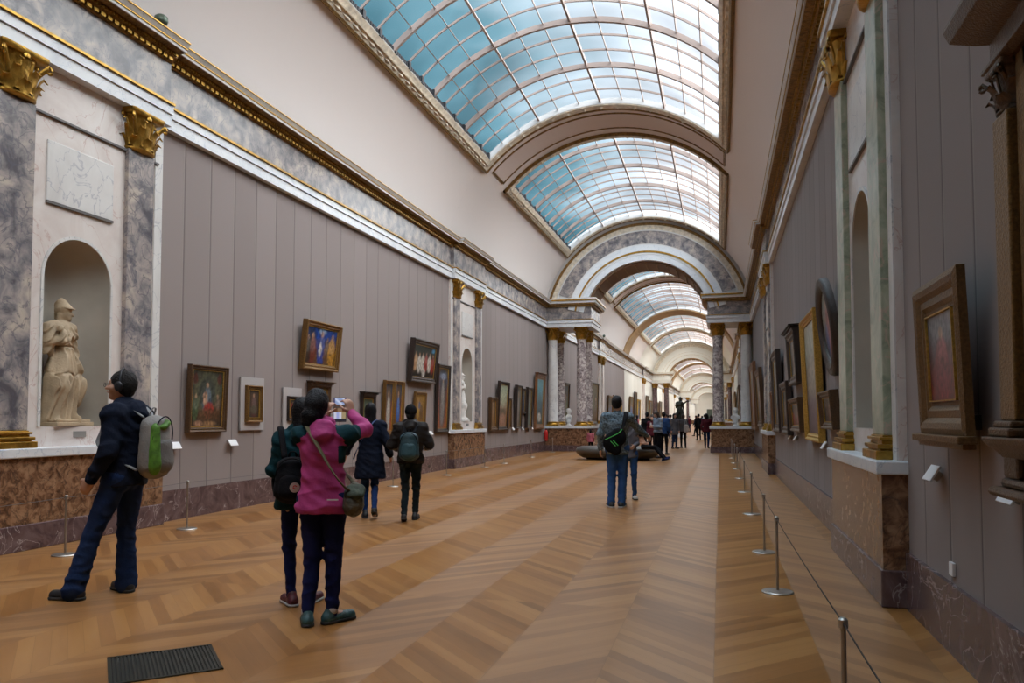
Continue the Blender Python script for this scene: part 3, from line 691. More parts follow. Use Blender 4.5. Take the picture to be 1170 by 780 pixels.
def group_fig(n, pal, v=.38, h=.62):
    b = []
    for i in range(n): b += fig((i+.7)/(n+.4), v+random.uniform(-.04, .04), h*random.uniform(.9, 1.08), random.choice(pal), w=.55/n)
    return b
def painting(label, side, y0, y1, z0, z1, art, style='gilt', fw=.1, depth=.09, tilt=3., crown=False, board=None, arch=False, group=None, sill=False, off=0.):
    """side: wall it hangs on; y0..y1, z0..z1 its outer frame"""
    xw, s = SW[side]; w, h = abs(y1-y0), z1-z0
    root = empty('painting', (xw+s*(.012+off), (y0+y1)/2, z0), math.radians(90)*s, math.radians(tilt)); tag(root, label, 'painting', group)
    if off: obj('spacer', MB().box(-w*.3, w*.3, .0, off+.0, h*.03, h*.12), mat('spacer_black', (.012, .01, .01), .8), root)
    fm = frame_mat(style); depth *= .62; T = -depth
    def rect_frame(cx, cz, w, h, fw, zoff=0.):
        prof = [(0, 0), (0, T), (fw*.18, T-.012), (fw*.35, T-.004), (fw*.5, T+.018), (fw*.72, T+.012), (fw*.86, T+.03), (fw, T+.035), (fw, T+.055)]
        rings = []
        for q, dy in prof:
            a, b = w/2-q, h/2-q; rings.append([(cx-a, dy, cz-b), (cx+a, dy, cz-b), (cx+a, dy, cz+b), (cx-a, dy, cz+b)])
        m = MB(); m.loft(rings, True, False); return m
    if board:
        T -= .03; bw, bh = board; obj('backing_board', MB().box(-bw/2, bw/2, -.03, 0, h/2-bh/2, h/2+bh/2), mat('board_pale_grey', (.40, .37, .37), .8), root, bevel=.004)
    obj('frame', rect_frame(0, h/2, w, h, fw), fm, root)
    me = canvas_mesh(w-2*fw+.01, h-2*fw+.01, art, 46 if h > .6 else 30, arch); me.materials.append(M_paint)
    c = bpy.data.objects.new('canvas', me); COL.objects.link(c); c.parent = root; co = min(.05, depth*.6); c.location = (0, T+co, h/2)
    lin = MB()
    a, b = w/2-fw, h/2-fw
    for q0, q1, r0, r1 in ((-a, a, -b, -b+.008), (-a, a, b-.008, b), (-a, -a+.008, -b, b), (a-.008, a, -b, b)): lin.box(q0, q1, T+min(.05, depth*.6)-.015, T+min(.05, depth*.6)+.002, h/2+r0, h/2+r1)
    obj('inner_fillet', lin, frame_mat('bright'), root)
    if crown:
        m = MB(); m.box(-w/2-.03, w/2+.03, T-.05, 0, h, h+.03); m.box(-w/2-.06, w/2+.06, T-.08, 0, h+.03, h+.05); m.box(-w/2+.01, w/2-.01, T-.02, 0, h-.05, h)
        obj('crown', m, fm, root, bevel=.006)
    if sill:
        m = MB(); m.box(-w/2-.03, w/2+.03, T-.05, 0, -.04, 0); m.box(-w/2, w/2, T-.02, 0, -.07, -.04); obj('sill', m, fm, root, bevel=.006)
    return root
L, R = 'left', 'right'
A_throne = ((.05, .09, .10), (.06, .04, .025), throne())
painting('dark narrow enthroned-figure altarpiece in brown-gilt frame, first painting past the marble statue bay', L, 9.62, 10.50, 1.22, 2.21, ((.05, .06, .045), (.05, .03, .02), throne((.05, .09, .13), (.10, .10, .06))), 'brown', .075, .12, 2)
painting('tiny gilt-framed portrait of a dark robed figure mounted on a pale grey board', L, 11.04, 11.48, 1.36, 1.96, ((.07, .045, .03), (.05, .03, .02), fig(.5, .45, .8, (.09, .03, .03), w=.26)+[(.5, .3, .3, .15, (.1, .09, .06), .4)]), 'gilt', .07, .08, 0, board=(.66, .86))
painting('small dark-framed picture of a golden figure on a pale board, behind the phone photographer', L, 12.30, 12.70, 1.38, 1.82, ((.03, .04, .03), BRN, fig(.5, .5, .7, GLD, w=.2)+[(.3, .5, .1, .3, RED, .4)]), 'dark', .06, .06, 0, board=(.62, .74))
painting('wide gilt-framed group of saints under a deep blue sky, hung high above the others', L, 12.72, 14.08, 2.34, 3.25, ((.01, .05, .26), (.10, .05, .02), [(.15, .75, .12, .2, (.02, .03, .05), .5), (.5, .9, .12, .08, (.25, .35, .5), .6)]+fig(.2, .42, .8, (.16, .03, .02), w=.13)+fig(.06, .4, .7, DK, w=.1)+fig(.5, .46, .85, (.02, .05, .28), w=.14)+[(.46, .42, .05, .2, WH, .4)]+fig(.68, .4, .72, BRN, w=.1)+fig(.85, .44, .84, (.45, .22, .03), w=.13)), 'gilt', .11, .16, 6)
painting('brown tabernacle-framed picture with projecting crown, hanging under the deep blue group of saints', L, 13.05, 13.85, 1.42, 2.08, ((.08, .08, .05), BRN, group_fig(3, (RED, BRN, GRN))), 'brown', .1, .10, 1, crown=True)
painting('narrow dark-crowned portrait hanging over the woman in the dark coat', L, 15.26, 15.92, 1.20, 1.95, ((.06, .10, .07), GRN, fig(.5, .4, .75, (.12, .10, .08), w=.26)+[(.5, .66, .2, .16, SK, .4)]), 'dark', .1, .10, 1, crown=True)
saint = lambda robe, head=SK, bg=(.10, .06, .03): ((.05, .06, .09), (.30, .08, .03), [(.5, .55, .34, .45, bg, .3)]+fig(.5, .44, .8, robe, head, w=.24))
dp = painting('left leaf of the gilt diptych with a pale robed standing saint', L, 16.35, 16.91, 1.06, 2.30, saint((.42, .40, .38)), 'gilt', .08, .12, 2)
dp2 = painting('right leaf of the gilt diptych with a bright blue robed saint', L, 16.92, 17.46, 1.06, 2.31, saint((.02, .12, .42)), 'gilt', .08, .12, 2)
painting('black-framed crowd of red and white robed figures, hung high and leaning forward', L, 17.80, 19.55, 2.34, 3.42, ((.03, .04, .035), DK, group_fig(6, (RED, (.5, .3, .15), WH, (.35, .08, .04)), .5, .55)+[(.5, .15, .08, .14, WH, .4), (.88, .88, .06, .07, (.1, .35, .6), .4)]), 'dark', .14, .20, 6)
painting('small gilt-framed picture hanging just above the man in the black beanie', L, 18.20, 18.95, 1.25, 2.10, ((.30, .17, .04), (.20, .10, .03), fig(.35, .5, .7, GLD, w=.14)+fig(.7, .45, .6, BRN, w=.12)+[(.45, .62, .1, .14, (.03, .10, .3), .4)]), 'gilt', .09, .10, 3)
painting('tall dark frame with a grey figure under a painted arch, beside the distant niche', L, 19.75, 20.72, 1.05, 2.90, ((.07, .08, .12), (.35, .10, .04), [(.5, .5, .36, .5, (.04, .05, .06), .25)]+fig(.5, .48, .8, (.24, .22, .21), w=.2)+[(.5, .86, .3, .05, (.25, .3, .4), .5)]), 'dark', .10, .12, 2, arch=True)
painting('short left wing beside the tall cloudy picture, dark brown upright panel', L, 24.80, 25.60, 1.04, 2.14, ((.16, .09, .04), BRN, fig(.5, .5, .85, (.28, .15, .06), w=.2)), 'brown', .12, .16, 1)
painting('tall dark-framed picture with pale cloudy sky over pinkish figures, between two short wings', L, 25.68, 26.92, 1.03, 2.72, ((.30, .34, .24), (.30, .15, .10), [(.5, .33, .4, .1, (.08, .08, .05), .5), (.5, .2, .3, .12, (.40, .22, .15), .5), (.5, .7, .3, .2, (.42, .45, .32), .8)]), 'dark', .12, .16, 3)
painting('short right wing beside the tall cloudy picture, reddish brown panel', L, 26.95, 27.50, 1.05, 2.16, ((.14, .08, .04), BRN, fig(.5, .5, .8, (.24, .09, .05), w=.24)), 'brown', .09, .14, 1)
painting('dark upright panel, left of the three small dark ones hanging together', L, 28.08, 28.90, 1.05, 2.68, ((.13, .12, .10), (.05, .04, .03), fig(.5, .45, .85, (.20, .17, .15), w=.24)), 'dark', .10, .18, 2)
painting('short dark blue-robed panel, middle and highest of the three small dark ones', L, 28.93, 29.74, 1.62, 2.60, ((.06, .07, .08), (.04, .04, .05), fig(.5, .45, .85, (.05, .09, .22), w=.2)), 'dark', .10, .12, 2)
painting('dark upright panel with a grey-green figure, right of the three small dark ones', L, 29.78, 30.60, 1.05, 2.66, ((.12, .10, .08), (.04, .05, .04), fig(.5, .45, .85, (.14, .17, .15), w=.24)), 'dark', .10, .18, 2)
painting('tallest brown-framed picture with a light blue sky, last before the first arch', L, 31.30, 32.85, .98, 3.28, ((.12, .32, .38), (.05, .07, .08), [(.5, .72, .3, .12, (.12, .30, .38), .6), (.5, .5, .3, .18, (.08, .16, .20), .5), (.5, .16, .25, .1, WH, .3)]), 'rust', .20, .16, 2, crown=True)
# right wall
painting('tall bright-gilt framed pale landscape leaning from the right wall below the round frame', R, 11.0, 12.75, 1.10, 2.90, ((.34, .36, .30), (.10, .07, .08), [(.5, .45, .5, .2, (.30, .24, .18), .8), (.5, .2, .4, .15, (.14, .09, .12), .7)]), 'bright', .10, .13, 2)
painting('small dark horizontal picture low on the wall beneath the round frame', R, 9.55, 10.65, 1.30, 1.76, ((.12, .13, .12), (.05, .04, .035), group_fig(3, (BRN, DK))), 'brown', .08, .16, 5)
painting('small deep gilt frame with a red-robed figure, beside the nearest marble pilaster', R, 4.47, 5.40, 1.33, 2.22, ((.10, .10, .12), (.16, .03, .03), [(.5, .85, .6, .2, (.20, .20, .22), .5)]+fig(.5, .42, .8, (.28, .03, .04), w=.24)+[(.5, .3, .3, .18, (.22, .04, .05), .5)]), 'walnut', .19, .07, 2, sill=True, off=.085)
painting('tall black-framed upright picture with a pale figure strip, first beyond the carved black tabernacle', R, 17.9, 19.7, 1.10, 2.95, ((.14, .14, .13), DK, fig(.5, .5, .9, (.28, .26, .25), w=.16)), 'dark', .20, .16, 2)
painting('plain black-framed upright picture just nearer than the tall black one', R, 15.7, 17.3, 1.10, 2.15, ((.04, .04, .04), DK, group_fig(2, (BRN,))), 'dark', .18, .16, 2)
painting('small low brown picture under the carved black tabernacle', R, 13.5, 15.3, 1.20, 1.78, ((.12, .11, .10), BRN, group_fig(4, (BRN, RED))), 'brown', .10, .14, 4)
painting('narrow brown panel standing just before the far right niche', R, 19.9, 20.8, 1.10, 2.1, ((.12, .07, .04), BRN, fig(.5, .5, .8, BRN, w=.2)), 'rust', .10, .12, 2)
painting('dark picture with an arched top beyond the far right niche', R, 25.0, 28.0, 1.15, 3.0, ((.10, .07, .05), DK, group_fig(3, (BRN, RED))), 'brown', .22, .16, 3)
painting('huge reddish brown framed picture just before the first arch on the right', R, 29.4, 33.0, 1.0, 3.5, ((.14, .08, .05), BRN, group_fig(5, (BRN, RED, DK))), 'rust', .25, .18, 2)
t = painting('black tabernacle frame with projecting carved crown, high beyond the bright-gilt landscape', R, 13.7, 15.2, 2.02, 2.95, ((.05, .05, .05), DK, fig(.5, .5, .8, BRN, w=.2)), 'dark', .16, .18, 3, crown=True)
# tondo
t = empty('round_painting', (XR-.012, 9.75, 1.90), -PI/2, math.radians(7)); tag(t, 'round painting in a thick dark carved ring frame on the right wall', 'painting')
ring = []
for r, d in ((.58, 0), (.58, -.05), (.56, -.085), (.52, -.07), (.49, -.09), (.44, -.06), (.42, -.045), (.42, -.03)):
    ring.append([(r*math.cos(2*PI*i/48), d, .60+r*math.sin(2*PI*i/48)) for i in range(48)])
obj('frame', MB().loft(ring, True, False), frame_mat('dark'), t, smooth=True)
me = canvas_mesh(.86, .86, ((.28, .30, .28), (.16, .12, .09), fig(.5, .5, .7, RED, w=.16)+fig(.3, .4, .5, BLU, w=.12)), 40)
bm = bmesh.new(); bm.from_mesh(me); bmesh.ops.delete(bm, geom=[v for v in bm.verts if v.co.x**2+v.co.z**2 > .18], context='VERTS'); bm.to_mesh(me); bm.free(); me.materials.append(M_paint)
c = bpy.data.objects.new('canvas', me); COL.objects.link(c); c.parent = t; c.location = (0, -.035, .60)
# great tabernacle altarpiece at the near right edge: y from 4.05 towards the camera
t = empty('altarpiece', (XR-.01, 2.62, 1.08), -PI/2); tag(t, 'huge carved tabernacle altarpiece cut off by the right edge of the photo', 'painting')
W2 = 1.30; fd = frame_mat('brown'); fg_ = frame_mat('gilt')
def P_(name, boxes, m, bev=.008):
    b = MB(); [b.box(*q) for q in boxes]; return obj(name, b, m, t, bevel=bev)
P_('console', [(-W2-.02, W2+.02, -.20, 0, .0, .04), (-W2+.02, W2-.02, -.16, 0, .04, .08), (-W2+.03, -W2+.21, -.15, 0, .08, .22), (W2-.21, W2-.03, -.15, 0, .08, .22), (-W2+.2, W2-.2, -.11, 0, .07, .22)], fd, .018)
cs = MB(); cs.loft([[(x, y, z) for x, y in ((-W2+a, 0), (-W2+a, -d_), (W2-a, -d_), (W2-a, 0))] for z, d_, a in ((.17, .15, .03), (.20, .17, .0), (.23, .20, -.04), (.25, .21, -.05), (.26, .21, -.05))]); obj('sill', cs, fd, t, bevel=.005)
for sx in (-1, 1):
    x0 = sx*(W2-.11); pl = MB().box(x0-.13, x0+.13, -.19, 0, .26, .30).box(x0-.11, x0+.11, -.175, 0, .30, .33); obj('pilaster_base', pl, fd, t, bevel=.01)
    obj('pilaster_shaft', MB().box(x0-.09, x0+.09, -.15, 0, .33, 1.67), fg_, t, bevel=.008)
    cm = capital_mesh(6, .3, .2); cm.xf(Matrix.Translation((x0, -.07, 1.67)) @ Matrix.Diagonal((.45, .42, .42, 1))); obj('pilaster_capital', cm, fd, t, auto=50)
cs = MB(); cs.loft([[(x, y, z) for x, y in ((-W2-a, 0), (-W2-a, -d_), (W2+a, -d_), (W2+a, 0))] for z, d_, a in ((1.88, .14, -.02), (1.90, .18, .02), (1.92, .18, .02), (1.93, .15, -.01), (2.03, .15, -.01), (2.05, .20, .03), (2.11, .28, .12), (2.17, .30, .14), (2.19, .30, .14))]); obj('entablature', cs, fd, t, bevel=.004)
P_('inner_frame', [(-W2+.22, -W2+.34, -.12, 0, .28, 1.92), (W2-.34, W2-.22, -.12, 0, .28, 1.92), (-W2+.3, W2-.3, -.12, 0, .28, .38), (-W2+.3, W2-.3, -.12, 0, 1.80, 1.92)], fg_)
P_('back_board', [(-W2+.1, W2-.1, -.04, 0, .26, 2.1)], fd)
me = canvas_mesh(1.96, 1.44, ((.10, .28, .42), (.20, .05, .03), [(.06, .35, .12, .4, (.42, .08, .04), .35), (.10, .7, .07, .1, SK, .4), (.5, .4, .2, .5, BLU, .4), (.8, .4, .15, .4, RED, .4), (.25, .75, .1, .12, WH, .6)]), 50); me.materials.append(M_paint)
c = bpy.data.objects.new('canvas', me); COL.objects.link(c); c.parent = t; c.location = (0, -.06, 1.09)
# pictures in the far bays
far_pics = [(L, 37.0, 38.6, 1.2, 3.2, 'dark', 'dark upright picture between the columns of the first arch on the left'), (L, 44.5, 48.2, 1.1, 3.6, 'dark', 'large black arched-top picture just before the slim far pilasters'),
 (L, 52.8, 55.0, 1.2, 3.0, 'brown', 'brown frame, first beyond the slim far pilasters'), (L, 55.4, 57.8, 1.2, 3.1, 'gilt', 'gold frame, second beyond the slim far pilasters'), (L, 58.3, 60.3, 1.2, 2.6, 'bright', 'bright gilt frame seen over the head of the man with the sling bag'),
 (L, 66.0, 68.5, 1.2, 3.3, 'gilt', 'gilt frame, first on the pale far left wall'), (L, 69.5, 71.5, 1.4, 3.8, 'dark', 'black frame, second on the pale far left wall'), (L, 72.5, 75.0, 1.2, 3.2, 'bright', 'bright gold frame, third on the pale far left wall'), (L, 81., 84.0, 1.2, 3.8, 'brown', 'tall brown frame beyond the second bright bay on the left'), (L, 85., 88.0, 1.2, 3.4, 'gilt', 'gilt frame just before the second arch on the left'),
 (L, 93., 97.0, 1.2, 3.4, 'gilt', 'gilt frame just beyond the second arch on the left'), (L, 99., 103.0, 1.2, 3.6, 'brown', 'brown frame in the third bay on the far left'),
 (R, 38., 41.0, 1.2, 3.2, 'dark', 'dark brown arched picture seen past the column on the right'), (R, 43.5, 47.5, 1.1, 3.4, 'rust', 'reddish frame beyond the first arch on the right'), (R, 53., 57.0, 1.1, 3.6, 'brown', 'brown frame far along the right wall'), (R, 66., 71., 1.2, 3.6, 'gilt', 'gilt frame deep along the right wall')]
for sd, a, b, z0, z1, st, lb in far_pics:
    painting(lb, sd, a, b, z0, z1, (random.choice(((.05, .06, .07), (.09, .07, .04), (.04, .035, .03))), DK, group_fig(3, (BRN, DK, BLU, GRN))), st, .16, .16, 2)
# angled caption cards
def caption(side, y, z, label):
    xw, s = SW[side]; o = obj('wall_label', MB().box(-.10, .10, -.012, .0, -.055, .055), M_label, None, bevel=.002)
    o.location = (xw+s*.055, y, z); o.rotation_euler = (math.radians(-32), 0, math.radians(90)*s)
    st = obj('bracket', MB().box(-.03, .03, 0.001, .045, -.03, .03), M_steel, o)
    tag(o, label, 'wall label', 'caption cards tilted out from the walls')
for y, tx in ((9.38, 'under the enthroned-figure altarpiece beside the marble bay'), (10.72, 'between the altarpiece and the tiny portrait'), (12.05, 'just behind the phone photographer'), (19.4, 'below the tall grey standing figure, nearer one'), (20.86, 'just before the distant niche pedestal'), (27.9, 'between the wings and the three dark panels'), (29.3, 'beneath the blue-robed short panel'), (30.9, 'just before the tallest brown frame')):
    caption(L, y, 1.04, 'white caption card ' + tx)
for y, tx in ((5.52, 'beneath the deep gilt frame'), (4.12, 'beside the altarpiece console'), (10.9, 'at the lower corner of the bright-gilt landscape'), (14.9, 'below the low brown picture'), (16.0, 'below the plain black frame')):
    caption(R, y, 1.07, 'white caption card ' + tx)
# socket and cable on the right wall
tag(obj('wall_socket', MB().box(XR-.02, XR, 5.26, 5.34, .47, .55), M_label, None, bevel=.004), 'small pale socket low on the wall under the deep gilt frame', 'socket')
# red extinguisher
fe = empty('fire_extinguisher', (XL+.13, 33.15, .46)); tag(fe, 'red fire extinguisher hanging before the first arch pedestal', 'fire extinguisher')
obj('cylinder', MB().lathe([(0, 0), (.075, 0), (.085, .02), (.085, .38), (.05, .45), (.025, .47), (0, .47)], n=20), mat('extinguisher_red', (.45, .015, .012), .35), fe, auto=40)
obj('valve', MB().box(-.02, .06, -.02, .02, .47, .52).tube([(.03, 0, .49), (.1, 0, .45), (.1, 0, .1)], .012, 8), M_dark, fe)
obj('wall_bracket', MB().box(-.12, -.07, -.04, .04, .1, .35), M_steel, fe)
# ---- low barrier posts with their cord
def post():
    t = empty('barrier_post')
    obj('base', MB().lathe([(0, 0), (.125, 0), (.128, .006), (.12, .014), (.02, .02), (0, .02)], n=36), M_steel, t, auto=40)
    obj('pole', MB().lathe([(.011, .018), (.011, .585), (0, .585)], n=14), M_steel, t, auto=40)
    obj('cap', MB().lathe([(.013, .575), (.019, .58), (.019, .612), (.012, .62), (0, .62)], n=16), M_steel, t, auto=40)
    return t
proto_post = post(); fst = True
LP = [(-6.60, 4.9), (-6.61, 6.73), (-6.65, 8.71), (-6.62, 11.9), (-6.63, 15.23), (-6.65, 18.6), (-6.68, 22.0), (-6.62, 23.9), (-6.72, 28.0), (-6.8, 32.2)]
RP = [(.50, 1.2), (.47, 3.42), (.44, 6.80), (.44, 8.77), (.44, 12.2), (.44, 15.8), (.45, 19.4), (.45, 22.9), (.44, 26.0), (.42, 29.2), (.42, 32.4)]
LT = ['out of frame at the left edge', 'behind the man in the hooded top', 'just past the marble bay', 'hidden behind the woman in the magenta jacket', 'between the dark coat and the beanie man', 'just ahead of the distant niche', 'before the distant niche pedestal', 'just past the distant niche pedestal', 'before the three small dark panels', 'before the tallest brown frame']
RT = ['below the bottom edge of the view', 'cut by the bottom edge, tallest in view', 'second from the bottom edge', 'third from the bottom edge', 'fourth from the bottom edge', 'fifth from the bottom edge', 'level with the far gilt frames', 'level with the far niche on the right', 'beyond the far niche on the right', 'next to last before the arch pedestal', 'directly before the first arch pedestal']
for pts, tx, sd in ((LP, LT, 'left'), (RP, RT, 'right')):
    for i, ((x, y), q) in enumerate(zip(pts, tx)):
        hid = q.startswith(('out', 'below'))
        t = dup(proto_post); t.location = (x, y, 0); fst = False
        tag(t, 'steel barrier post on the %s side, %s' % (sd, q), 'barrier post', 'low barrier posts along both walls')
        if i+1 < len(pts):
            dx, dy = pts[i+1][0]-x, pts[i+1][1]-y
            obj('cord', MB().tube([(dx*u, dy*u, .598-.012*4*u*(1-u)) for u in [k/14 for k in range(15)]], .0035 if sd == 'right' else .003, 6), M_dark if sd == 'right' else mat('cord_grey', (.12, .11, .11), .7), t)

for c_ in list(proto_post.children): bpy.data.objects.remove(c_)
bpy.data.objects.remove(proto_post)
# ---- statues
def statue(name, loc, face, label, m, S=1., h=.011):
    root = empty(name, loc, math.atan2(-face[0], face[1])); tag(root, label, 'statue')
    F = Field(h); c = F.cap
    # long skirt swinging to one side, bent knee pressing through it
    c((.09, .0, .07), (.02, .0, .80), .205, .125, (1, .62, 1), k=.04); c((.0, .0, .07), (-.02, .0, .7), .15, .12, (1, .8, 1), k=.04)
    c((.20, .02, .10), (.13, .10, .44), .075, .085, k=.03); c((.13, .10, .44), (.05, .03, .76), .09, .10, k=.03)
    c((-.08, .03, .07), (-.07, .02, .55), .06, .075, k=.03)
    # overfold hanging from the belt, flaring to its hem
    c((.02, .0, .60), (-.01, .0, .92), .19, .115, (1, .75, 1), k=.02)
    c((-.02, .0, .88), (-.01, .0, 1.08), .105, .135, (1.08, .78, 1), k=.03); c((-.12, 0, 1.13), (.12, -.01, 1.13), .060, k=.035)
    c((-.065, .085, 1.03), None, .052, k=.025); c((.045, .085, 1.03), None, .052, k=.025)
    c((-.12, .05, 1.14), (.06, .11, .98), .03, .03, k=.02); c((.06, .11, .98), (.12, .05, .90), .03, .02, k=.02)      # diagonal mantle edge
    c((-.01, 0, 1.15), (-.01, .01, 1.24), .045, k=.02); c((-.015, .02, 1.28), None, .072, sc=(.80, 1., 1.18), k=.02); c((-.03, .088, 1.285), (-.035, .10, 1.262), .009, .013, k=.01); c((-.02, .06, 1.225), None, .03, k=.02)
    for e in (-1, 1): c((-.015+e*.05, -.01, 1.27), (-.015+e*.055, -.02, 1.20), .03, .025, k=.02)
    c((-.01, -.01, 1.345), (-.01, -.03, 1.40), .086, .060, (.95, 1.15, 1), k=.01); c((-.01, .06, 1.345), (-.015, .105, 1.335), .045, .03, (1.4, 1, .35), k=.008)
    c((-.01, -.035, 1.44), (-.01, -.085, 1.40), .032, .035, (.45, 1, 1), k=.01); c((-.01, -.09, 1.38), (-.01, -.10, 1.24), .03, .02, (.5, 1, 1), k=.01)
    # one arm wrapped and bent, mantle over it; the other lowered behind a round shield
    c((.14, 0, 1.13), (.215, .02, .95), .060, .058, k=.03); c((.215, .02, .95), (.15, .12, .96), .050, .045, k=.02); c((.14, .12, 1.02), (.16, .10, 1.10), .04, .035, k=.03)
    c((.20, -.02, 1.10), (.215, -.02, .86), .07, .06, k=.04)
    c((-.155, 0, 1.12), (-.20, -.01, .88), .050, .040, k=.03); c((-.20, -.01, .88), (-.215, .06, .68), .038, .030, k=.02); c((-.215, .07, .65), None, .036, k=.02)
    c((-.20, .05, .42), None, 1., sc=(.085, .06, .20), k=.02); c((-.215, .06, .44), None, 1., sc=(.05, .075, .15), k=.02)
    c((-.17, .03, .70), (-.15, .04, .30), .06, .045, k=.04)
    c((-.10, .13, .07), (-.09, .16, .06), .035, .028, k=.03); c((.22, .10, .07), (.25, .14, .06), .035, .028, k=.03)
    def fold(x, y, z):
        low = np.clip((.60-z)/.06, 0, 1); xx = x-(.80-z)*.16
        f = low*(.040*(np.abs(np.sin(xx*34+np.sin(z*5)*.7))-.55)+.010*np.sin(xx*110+z*9))
        mid = np.clip((z-.58)/.03, 0, 1)*np.clip((.90-z)/.03, 0, 1); f = f+mid*.026*(np.abs(np.sin((x+(z-.9)*.15*x*8)*42))-.55)
        f = f+.022*np.exp(-((z-.585-.02*np.sin(x*22))/.014)**2)*np.clip(.20-np.abs(x), 0, .05)*20*.6
        up_ = np.clip((z-.92)/.02, 0, 1)*np.clip((1.15-z)/.05, 0, 1); f = f+up_*.018*(np.abs(np.sin(x*45+z*30*np.sign(x+.01)))-.5)
        return f+.022*np.exp(-((z-.905)/.010)**2)*(np.abs(x) < .14)
    F.warp(fold); F.cut((0, 0, -1), -.03)
    fobj('figure', F, m, root, S)
    pb = MB().box(-.30, .30, -.17, .20, 0, .045).box(-.27, .27, -.15, .18, .045, .075); pb.xf(Matrix.Diagonal((S, S, S, 1))); obj('plinth', pb, m, root, bevel=.008)
    return root
statue('statue', (XL-.13, 7.58, NZ0+.003), (1., .12, 0), 'warm stone statue of a helmeted woman in a long robe in the near niche', M_stone, 1.04, .008)
statue('statue', (XL-.13, 22.4, NZ0+.003), (1., .1, 0), 'pale stone draped statue standing in the distant left niche', M_bust, 1.04, .012)
dsx = -2.9
ds = statue('statue', (dsx, 60., 1.1), (-.4, -1, 0), 'dark bronze statue on a tall pedestal in the middle of the far hall', mat('dark_bronze', (.02, .025, .02), .45, .4), 1.35, .02)
F = Field(.02); F.cap((-.28, .03, 1.42), (-.62, .10, 1.62), .07, .045, k=.03); F.cap((-.62, .1, 1.62), (-.80, .12, 1.60), .05, .035); F.cap((.20, -.1, 1.45), (.38, -.3, 1.25), .06, .12, k=.03); fobj('outstretched_arm', F, MATS['dark_bronze'], ds)
pd_ = empty('pedestal', (dsx, 60., 0)); tag(pd_, 'pale stone pedestal under the dark bronze statue', 'pedestal')
obj('die', MB().box(-.42, .42, -.42, .42, .15, .98), M_bust, pd_, bevel=.01); obj('foot', MB().box(-.52, .52, -.52, .52, 0, .15), M_bust, pd_, bevel=.02); obj('cap', MB().box(-.5, .5, -.5, .5, .98, 1.1), M_bust, pd_, bevel=.02)
def bust(loc, face, label, m):
    root = empty('bust', loc, math.atan2(-face[0], face[1])); tag(root, label, 'bust')
    F = Field(.013); c = F.cap
    c((-.13, 0, .36), (.13, 0, .36), .09, k=.04, sc=(1, .8, 1)); c((0, 0, .22), (0, 0, .38), .12, .15, (1, .75, 1), k=.04); c((0, 0, .40), (0, .01, .56), .06, k=.03)
    c((0, .02, .64), None, .11, sc=(.8, 1, 1.15), k=.02); c((0, .11, .64), (0, .13, .61), .015, .02, k=.012); c((0, -.01, .68), None, .12, sc=(.88, 1.05, .9), k=.02)
    F.warp(lambda x, y, z: .005*np.sin(x*90)*(z < .45)+.006*np.sin(x*60+y*50)*np.sin(z*70)*(z > .68))
    fobj('figure', F, m, root); obj('socle', MB().lathe([(0, 0), (.13, 0), (.13, .03), (.07, .07), (.06, .12), (.09, .16), (0, .16)], n=24), m, root, auto=40)
bust((-6.60, 34.75, 1.103), (1, -.6, 0), 'small white marble bust between the columns on the left arch pedestal', M_bust)
bust((.63, 34.4, 1.103), (-.6, -1, 0), 'pale marble bust beside the column on the right arch pedestal', M_bust)

# ---- rounded grey bench
bn = empty('ottoman_bench', (-3.45, 27.3, 0)); tag(bn, 'long grey rounded upholstered bench in the middle of the floor', 'bench')
def ell(a, b, z, n=48): return [(a*math.copysign(abs(math.cos(2*PI*i/n))**.8, math.cos(2*PI*i/n)), b*math.copysign(abs(math.sin(2*PI*i/n))**.8, math.sin(2*PI*i/n)), z) for i in range(n)]
M_vinyl = mat('grey_leather', (.085, .08, .072), .4, 0, .2, 60)
mb = MB(); mb.loft([ell(a, b, z) for a, b, z in ((1.22, .60, .06), (1.32, .72, .12), (1.42, .82, .2), (1.47, .87, .28), (1.46, .86, .36), (1.40, .80, .42), (1.28, .68, .45), (.8, .4, .455))]); obj('seat', mb, M_vinyl, bn, smooth=True)
mb = MB(); mb.loft([ell(a, b, z) for a, b, z in ((.62, .26, .44), (.60, .25, .55), (.55, .22, .68), (.45, .16, .74), (.2, .08, .755))]); obj('backrest', mb, M_vinyl, bn, smooth=True)
obj('base', MB().loft([ell(1.1, .5, 0), ell(1.1, .5, .07)]), M_dark, bn)
